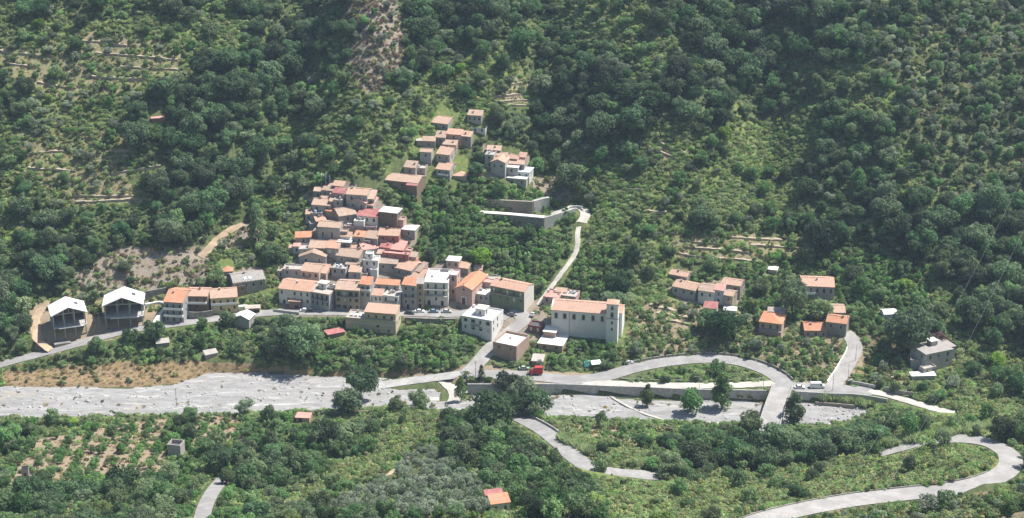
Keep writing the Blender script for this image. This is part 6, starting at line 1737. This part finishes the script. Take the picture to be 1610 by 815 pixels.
for kind_, zn in sorted({(c_[0], c_[1]) for c_ in chosen}):
    mem = sorted([c_ for c_ in chosen if c_[0] == kind_ and c_[1] == zn], key=lambda c_: c_[4])
    n_ = len(mem)
    for q, c_ in enumerate(mem):
        if n_ == 1: suf = ''
        elif n_ == 2: suf = ', ' + ('the left one', 'the right one')[q]
        elif n_ == 3: suf = ', ' + ('leftmost of three', 'middle of three', 'rightmost of three')[q]
        elif q == 0: suf = ', leftmost'
        elif q == n_ - 1: suf = ', rightmost'
        else:
            med = sorted(m[5] for m in mem)[n_ // 2]
            suf = ', ' + ('upper ' if c_[5] < med else 'lower ') + ('left' if q < n_ / 3 else 'right' if q >= 2 * n_ / 3 else 'middle')
        D_ = PLANTS[c_[2]]; i = c_[3]
        tree(kind_ + ' ' + zn + suf, D_['P'][i], c_[2], int(D_['k'][i]), D_['s'][i], D_['h'][i], D_['r'][i], kind_ + 's ' + zn)
for sp, nm, lab, cat in (('oak', 'dark_wood', 'dark leafy wood covering the hillsides', 'wood'), ('broad', 'green_wood', 'mid-green broadleaf wood covering the hillsides', 'wood'), ('olive', 'olive_trees', 'grey-green olive trees over terraces and grove', 'olive trees'),
                    ('citrus', 'orchard_trees', 'bright green orchard trees on plots round the village', 'orchard'), ('shrub', 'shrubs', 'dark green shrubs scattered over the slopes', 'shrubs'), ('bramble', 'undergrowth', 'low bright green brambles and undergrowth', 'undergrowth'),
                    ('broom', 'broom_scrub', 'yellow-green broom scrub on the open banks', 'scrub'), ('tuft', 'dry_grass', 'dry straw-coloured grass tufts on bare ground', 'grass'), ('mauve', 'dry_brush', 'dry brownish brush on the rocky slopes', 'brush'), ('bright', 'lime_trees', 'lime-green trees sprinkled through the woods', 'trees')):
    D_ = PLANTS[sp]; n = len(D_['s'])
    m = np.ones(n, bool)
    if sp in taken: m[list(taken[sp])] = False
    idx = np.array(FIDX[sp])[D_['k'][m]]
    rot = np.stack([np.zeros(m.sum()), np.zeros(m.sum()), D_['r'][m]], 1); s = D_['s'][m]
    scatter(nm, lab, cat, PCOL, D_['P'][m], idx, rot, np.stack([s * D_['w'][m], s / D_['w'][m], s * D_['h'][m]], 1))

# trees that stand out in the photograph
SOLO = [
 ('leafy tree below the left road, nearest the bend', 150, 556, 'broad', 0, 26, 1.0), ('leafy tree rising over the road edge left of the ramp wall', 206, 540, 'broad', 1, 26, 1.0), ('small round tree over the road below the rosy-roofed laundry house', 318, 519, 'broad', 3, 20, 1.0),
 # label, u, v (foot), species, variant, height in photograph pixels, width factor
 ('tall dark tree standing in the gravel left of the riverside path', 568, 628, 'oak', 1, 54, .85), ('round tree beside the tall one at the near edge of the riverbed', 547, 652, 'oak', 2, 42, 1.0),
 ('slender pointed tree alone on the riverbed track', 725, 632, 'poplar', 0, 42, .75), ('bushy tree in the gravel left of the slender pointed one', 660, 642, 'broad', 1, 34, .9),
 ('broad dark tree at the left of the riverside group', 798, 626, 'oak', 0, 40, 1.0), ('dark leafy tree in the middle of the riverside group', 824, 638, 'oak', 3, 46, 1.0), ('dark tree at the right of the riverside group', 846, 652, 'oak', 2, 42, .95),
 ('dark tree at the front of the riverside group', 804, 655, 'oak', 1, 40, 1.0),
 ('small pale tree against the river wall above the weir', 1017, 638, 'poplar', 1, 38, .95), ('round dark tree standing on the gravel right of the weir', 1085, 651, 'broad', 2, 40, .9), ('large pointed tree on the gravel, tallest beside the bridge', 1136, 642, 'poplar', 2, 55, 1.15),
 ('tall dark tree hugging the right side of the bridge', 1248, 668, 'poplar', 1, 56, 1.0), ('bushy tree left of the bridge\'s near end', 1180, 690, 'broad', 0, 42, 1.0),
 ('big rounded tree in front of the far right house', 1424, 556, 'oak', 2, 74, .85), ('dark tall tree among the hamlet gardens left of the rosy house', 1245, 498, 'oak', 1, 58, .65), ('leafy tree between the hipped roof and the lane', 1290, 505, 'broad', 3, 34, 1.0),
 ('dark trees\' tallest crown below the red-roofed white house', 1140, 535, 'oak', 0, 46, 1.0), ('round tree at the foot of the white canopy', 1115, 522, 'broad', 2, 34, 1.1),
 ('rounded tree in the middle of the green loop', 1128, 592, 'broad', 1, 30, .8), ('bright lime-green tree behind the chapel row', 757, 418, 'bright', 0, 28, 1.0),
 ('tall conifer-like tree at the top of the orange earth track', 407, 385, 'poplar', 0, 62, .8), ('spreading tree on the slope below the left road', 455, 548, 'oak', 3, 52, 1.1), ('big dark tree under the road at the left', 480, 565, 'oak', 1, 56, 1.0),
 ('round shade tree on the verge by the ramp of the orange-roofed house', 243, 538, 'oak', 0, 34, .9), ('tree standing beside the little white-roofed shed', 357, 515, 'broad', 2, 26, 1.0), ('mauve flowering bush behind the grey concrete house', 1478, 545, 'blossom', 0, 22, 1.2),
 ('leafy tree over the spur road\'s upper bend', 770, 680, 'oak', 2, 62, 1.1), ('rounded tree beside the spur road at its lower end', 945, 742, 'broad', 1, 32, .9), ('tree leaning over the bank by the little pink hut', 425, 668, 'broad', 2, 30, .9),
 ('small tree on the near riverbank by the left pole', 300, 668, 'broad', 0, 28, 1.0), ('airy tree on the near riverbank right of the left pole', 385, 652, 'olive', 1, 28, 1.0), ('bushy tree on the near riverbank at far left', 82, 668, 'broad', 3, 26, 1.0),
 ('dark bush in the hairpin beside its upper arm', 1482, 703, 'broad', 2, 28, .9), ('olive-coloured tree below the hairpin\'s lower arm, left', 1455, 806, 'olive', 0, 30, 1.3), ('olive-coloured tree below the hairpin\'s lower arm, centre', 1488, 800, 'broad', 1, 34, .9),
 ('dark round bush below the hairpin\'s lower arm, right', 1583, 815, 'broad', 3, 32, .9), ('leafy bush closing the view of the spur road on the right', 1046, 754, 'broad', 3, 26, 1.2), ('second leafy bush beyond the end of the spur road', 1066, 752, 'broad', 0, 30, 1.0),
 ('bushy tree over the left end of the hairpin\'s upper arm', 1374, 716, 'broad', 1, 26, 1.1), ('low tree beside the hairpin\'s upper arm', 1455, 704, 'citrus', 2, 18, 1.4),
 ('bushy tree above the start of the corner road', 356, 762, 'broad', 2, 26, 1.0),
 ('small tree at the edge of the orchard clearing by the weir', 946, 672, 'broad', 2, 26, .8)]
for lab, u, v, sp, k, hp, wf in SOLO:
    p = hit(u, v); s = F_PX / project(*p)[2]
    H_ = hp / (s * .9); sc = H_ / SPEC[sp][2]
    tree(lab.replace("dark trees' tallest crown", 'tall dark tree'), (p[0], p[1], p[2] - .2), sp, k, sc * wf, 1 / wf, random.uniform(0, 6.28), None, {'bright': 'lime_tree', 'blossom': 'flowering_bush'}.get(sp), 'bush' if sp == 'blossom' else 'tree')
# palms and firs on the verge below the square
FR = leaf_mat('palm_frond', (.05, .085, .025), (.09, .14, .04), (.16, .2, .07))
def palm(label, u, v, h):
    p = hit(u, v); root = empty('palm_tree', p); tag(root, label, 'palm', 'small palms by the river road')
    mb = MB(); mb.tube((0, 0, -.3), (0, 0, h), .22, .18, 8); mb.build('trunk', BARK, root)
    g = random.Random(int(u)); V = []; 
    for k in range(18):
        a = 6.283 * k / 18 + g.uniform(-.1, .1); e = g.uniform(.1, 1.0); prev = np.array([0, 0, h])
        d = np.array([math.cos(a), math.sin(a), 0]); sd = np.array([-d[1], d[0], 0]) * .28
        for q in range(4):
            n = np.array([0, 0, h]) + d * (q + 1) * .5 + np.array([0, 0, math.sin(e) * (q + 1) * .4 - .09 * (q + 1) ** 2])
            V += [prev - sd, prev + sd, n + sd * (.8 if q < 3 else .1), n - sd * (.8 if q < 3 else .1)]; prev = n
    V = np.array(V); obj('crown', leaf_mesh('crown', V, np.random.default_rng(3).uniform(0, 1, len(V) // 4), FR), root)
for lab, u, v, h in (('small palm left of the dark fir on the river road verge', 733, 594, 2.2), ('small palm just left of the fir', 741, 600, 1.8), ('small palm right of the fir', 769, 601, 1.8)): palm(lab, u, v, h)
def fir(label, u, v, h, name='fir_tree', w=.3):
    p = hit(u, v); root = empty(name, p); tag(root, label, 'tree')
    mb = MB(); mb.tube((0, 0, -.3), (0, 0, h * .95), .16, .03); mb.build('trunk', BARK, root)
    g = np.random.default_rng(int(u)); n = 700; z = h * (.08 + .92 * g.uniform(0, 1, n) ** 1.3); lay_ = np.floor(z / h * 9) / 9
    r = (1 - z / h) * h * w * np.sqrt(g.uniform(.15, 1, n)) + .05; a = g.uniform(0, 6.283, n)
    P = np.stack([r * np.cos(a), r * np.sin(a), z - r * .25], 1); o = np.stack([np.cos(a), np.sin(a), -.35 + 0 * a], 1); sd = np.stack([-np.sin(a), np.cos(a), 0 * a], 1)
    s = .5; V = np.stack([P - sd * .16, P + sd * .16, P + o * s + sd * .05, P + o * s - sd * .05], 1).reshape(-1, 3)
    obj('crown', leaf_mesh('crown', V, g.uniform(0, 1, n), LEAF['oak']), root)
fir('dark little fir on the verge of the river road', 757, 597, 6.5)
# reeds on the bank above the hairpin
g = np.random.default_rng(77); RP = []
for (ua, va, ub, vb, n) in ((1385, 702, 1500, 682, 90), (1500, 680, 1600, 672, 60), (1000, 732, 1060, 738, 50), (1290, 630, 1380, 640, 40), (880, 690, 930, 716, 40)):
    for k in range(n):
        f = g.uniform(); RP.append(hit(ua + (ub - ua) * f, va + (vb - va) * f + g.uniform(-4, 4)))
RP = np.array(RP); n = len(RP); s = g.uniform(.6, 1.0, n)
scatter('reeds', 'pale green reeds fringing the bank by the hairpin and river', 'reeds', PCOL, RP, np.array(FIDX['reed'])[g.integers(0, 2, n)], np.stack([0 * s, 0 * s, g.uniform(0, 6.28, n)], 1), np.stack([s, s, s], 1))
# stones and bushes in the riverbed
n = 5200; x = g.uniform(-240, 240, n); f = g.uniform(.03, .97, n); y = np.interp(x, XS, YS) + (np.interp(x, XN, YN) - np.interp(x, XS, YS)) * f
keep = vnoise(x, y, 99, 7) > .42; x, y = x[keep], y[keep]; n = len(x); s = .25 + 1.3 * g.uniform(0, 1, n) ** 5
scatter('river_stones', 'grey stones strewn over the dry riverbed', 'stones', RCOL, np.stack([x, y, bed_z(x, y) - .05], 1), g.integers(0, 3, n), g.uniform(0, 6.28, (n, 3)) * [.1, .1, 1], np.stack([s, s, s * .8], 1))

# ------------------------------------------------------------------ the air of the valley
t = NT('valley_air'); pv = t.n('ShaderNodeVolumePrincipled')
pv.inputs['Color'].default_value = (.62, .78, 1.0, 1); pv.inputs['Density'].default_value = 0.00008; pv.inputs['Anisotropy'].default_value = .1
t.l(pv.outputs[0], t.out.inputs['Volume'])
zmin = float(Zmesh.min()) - 1.0
mb = MB(); mb.box(-815, 815, -730, 785, zmin - 1, max(float(Zmesh.max()), CAM_Z) + 8)
tag(mb.build('haze', t.m), 'thin bluish haze filling the valley', 'haze', kind='stuff')
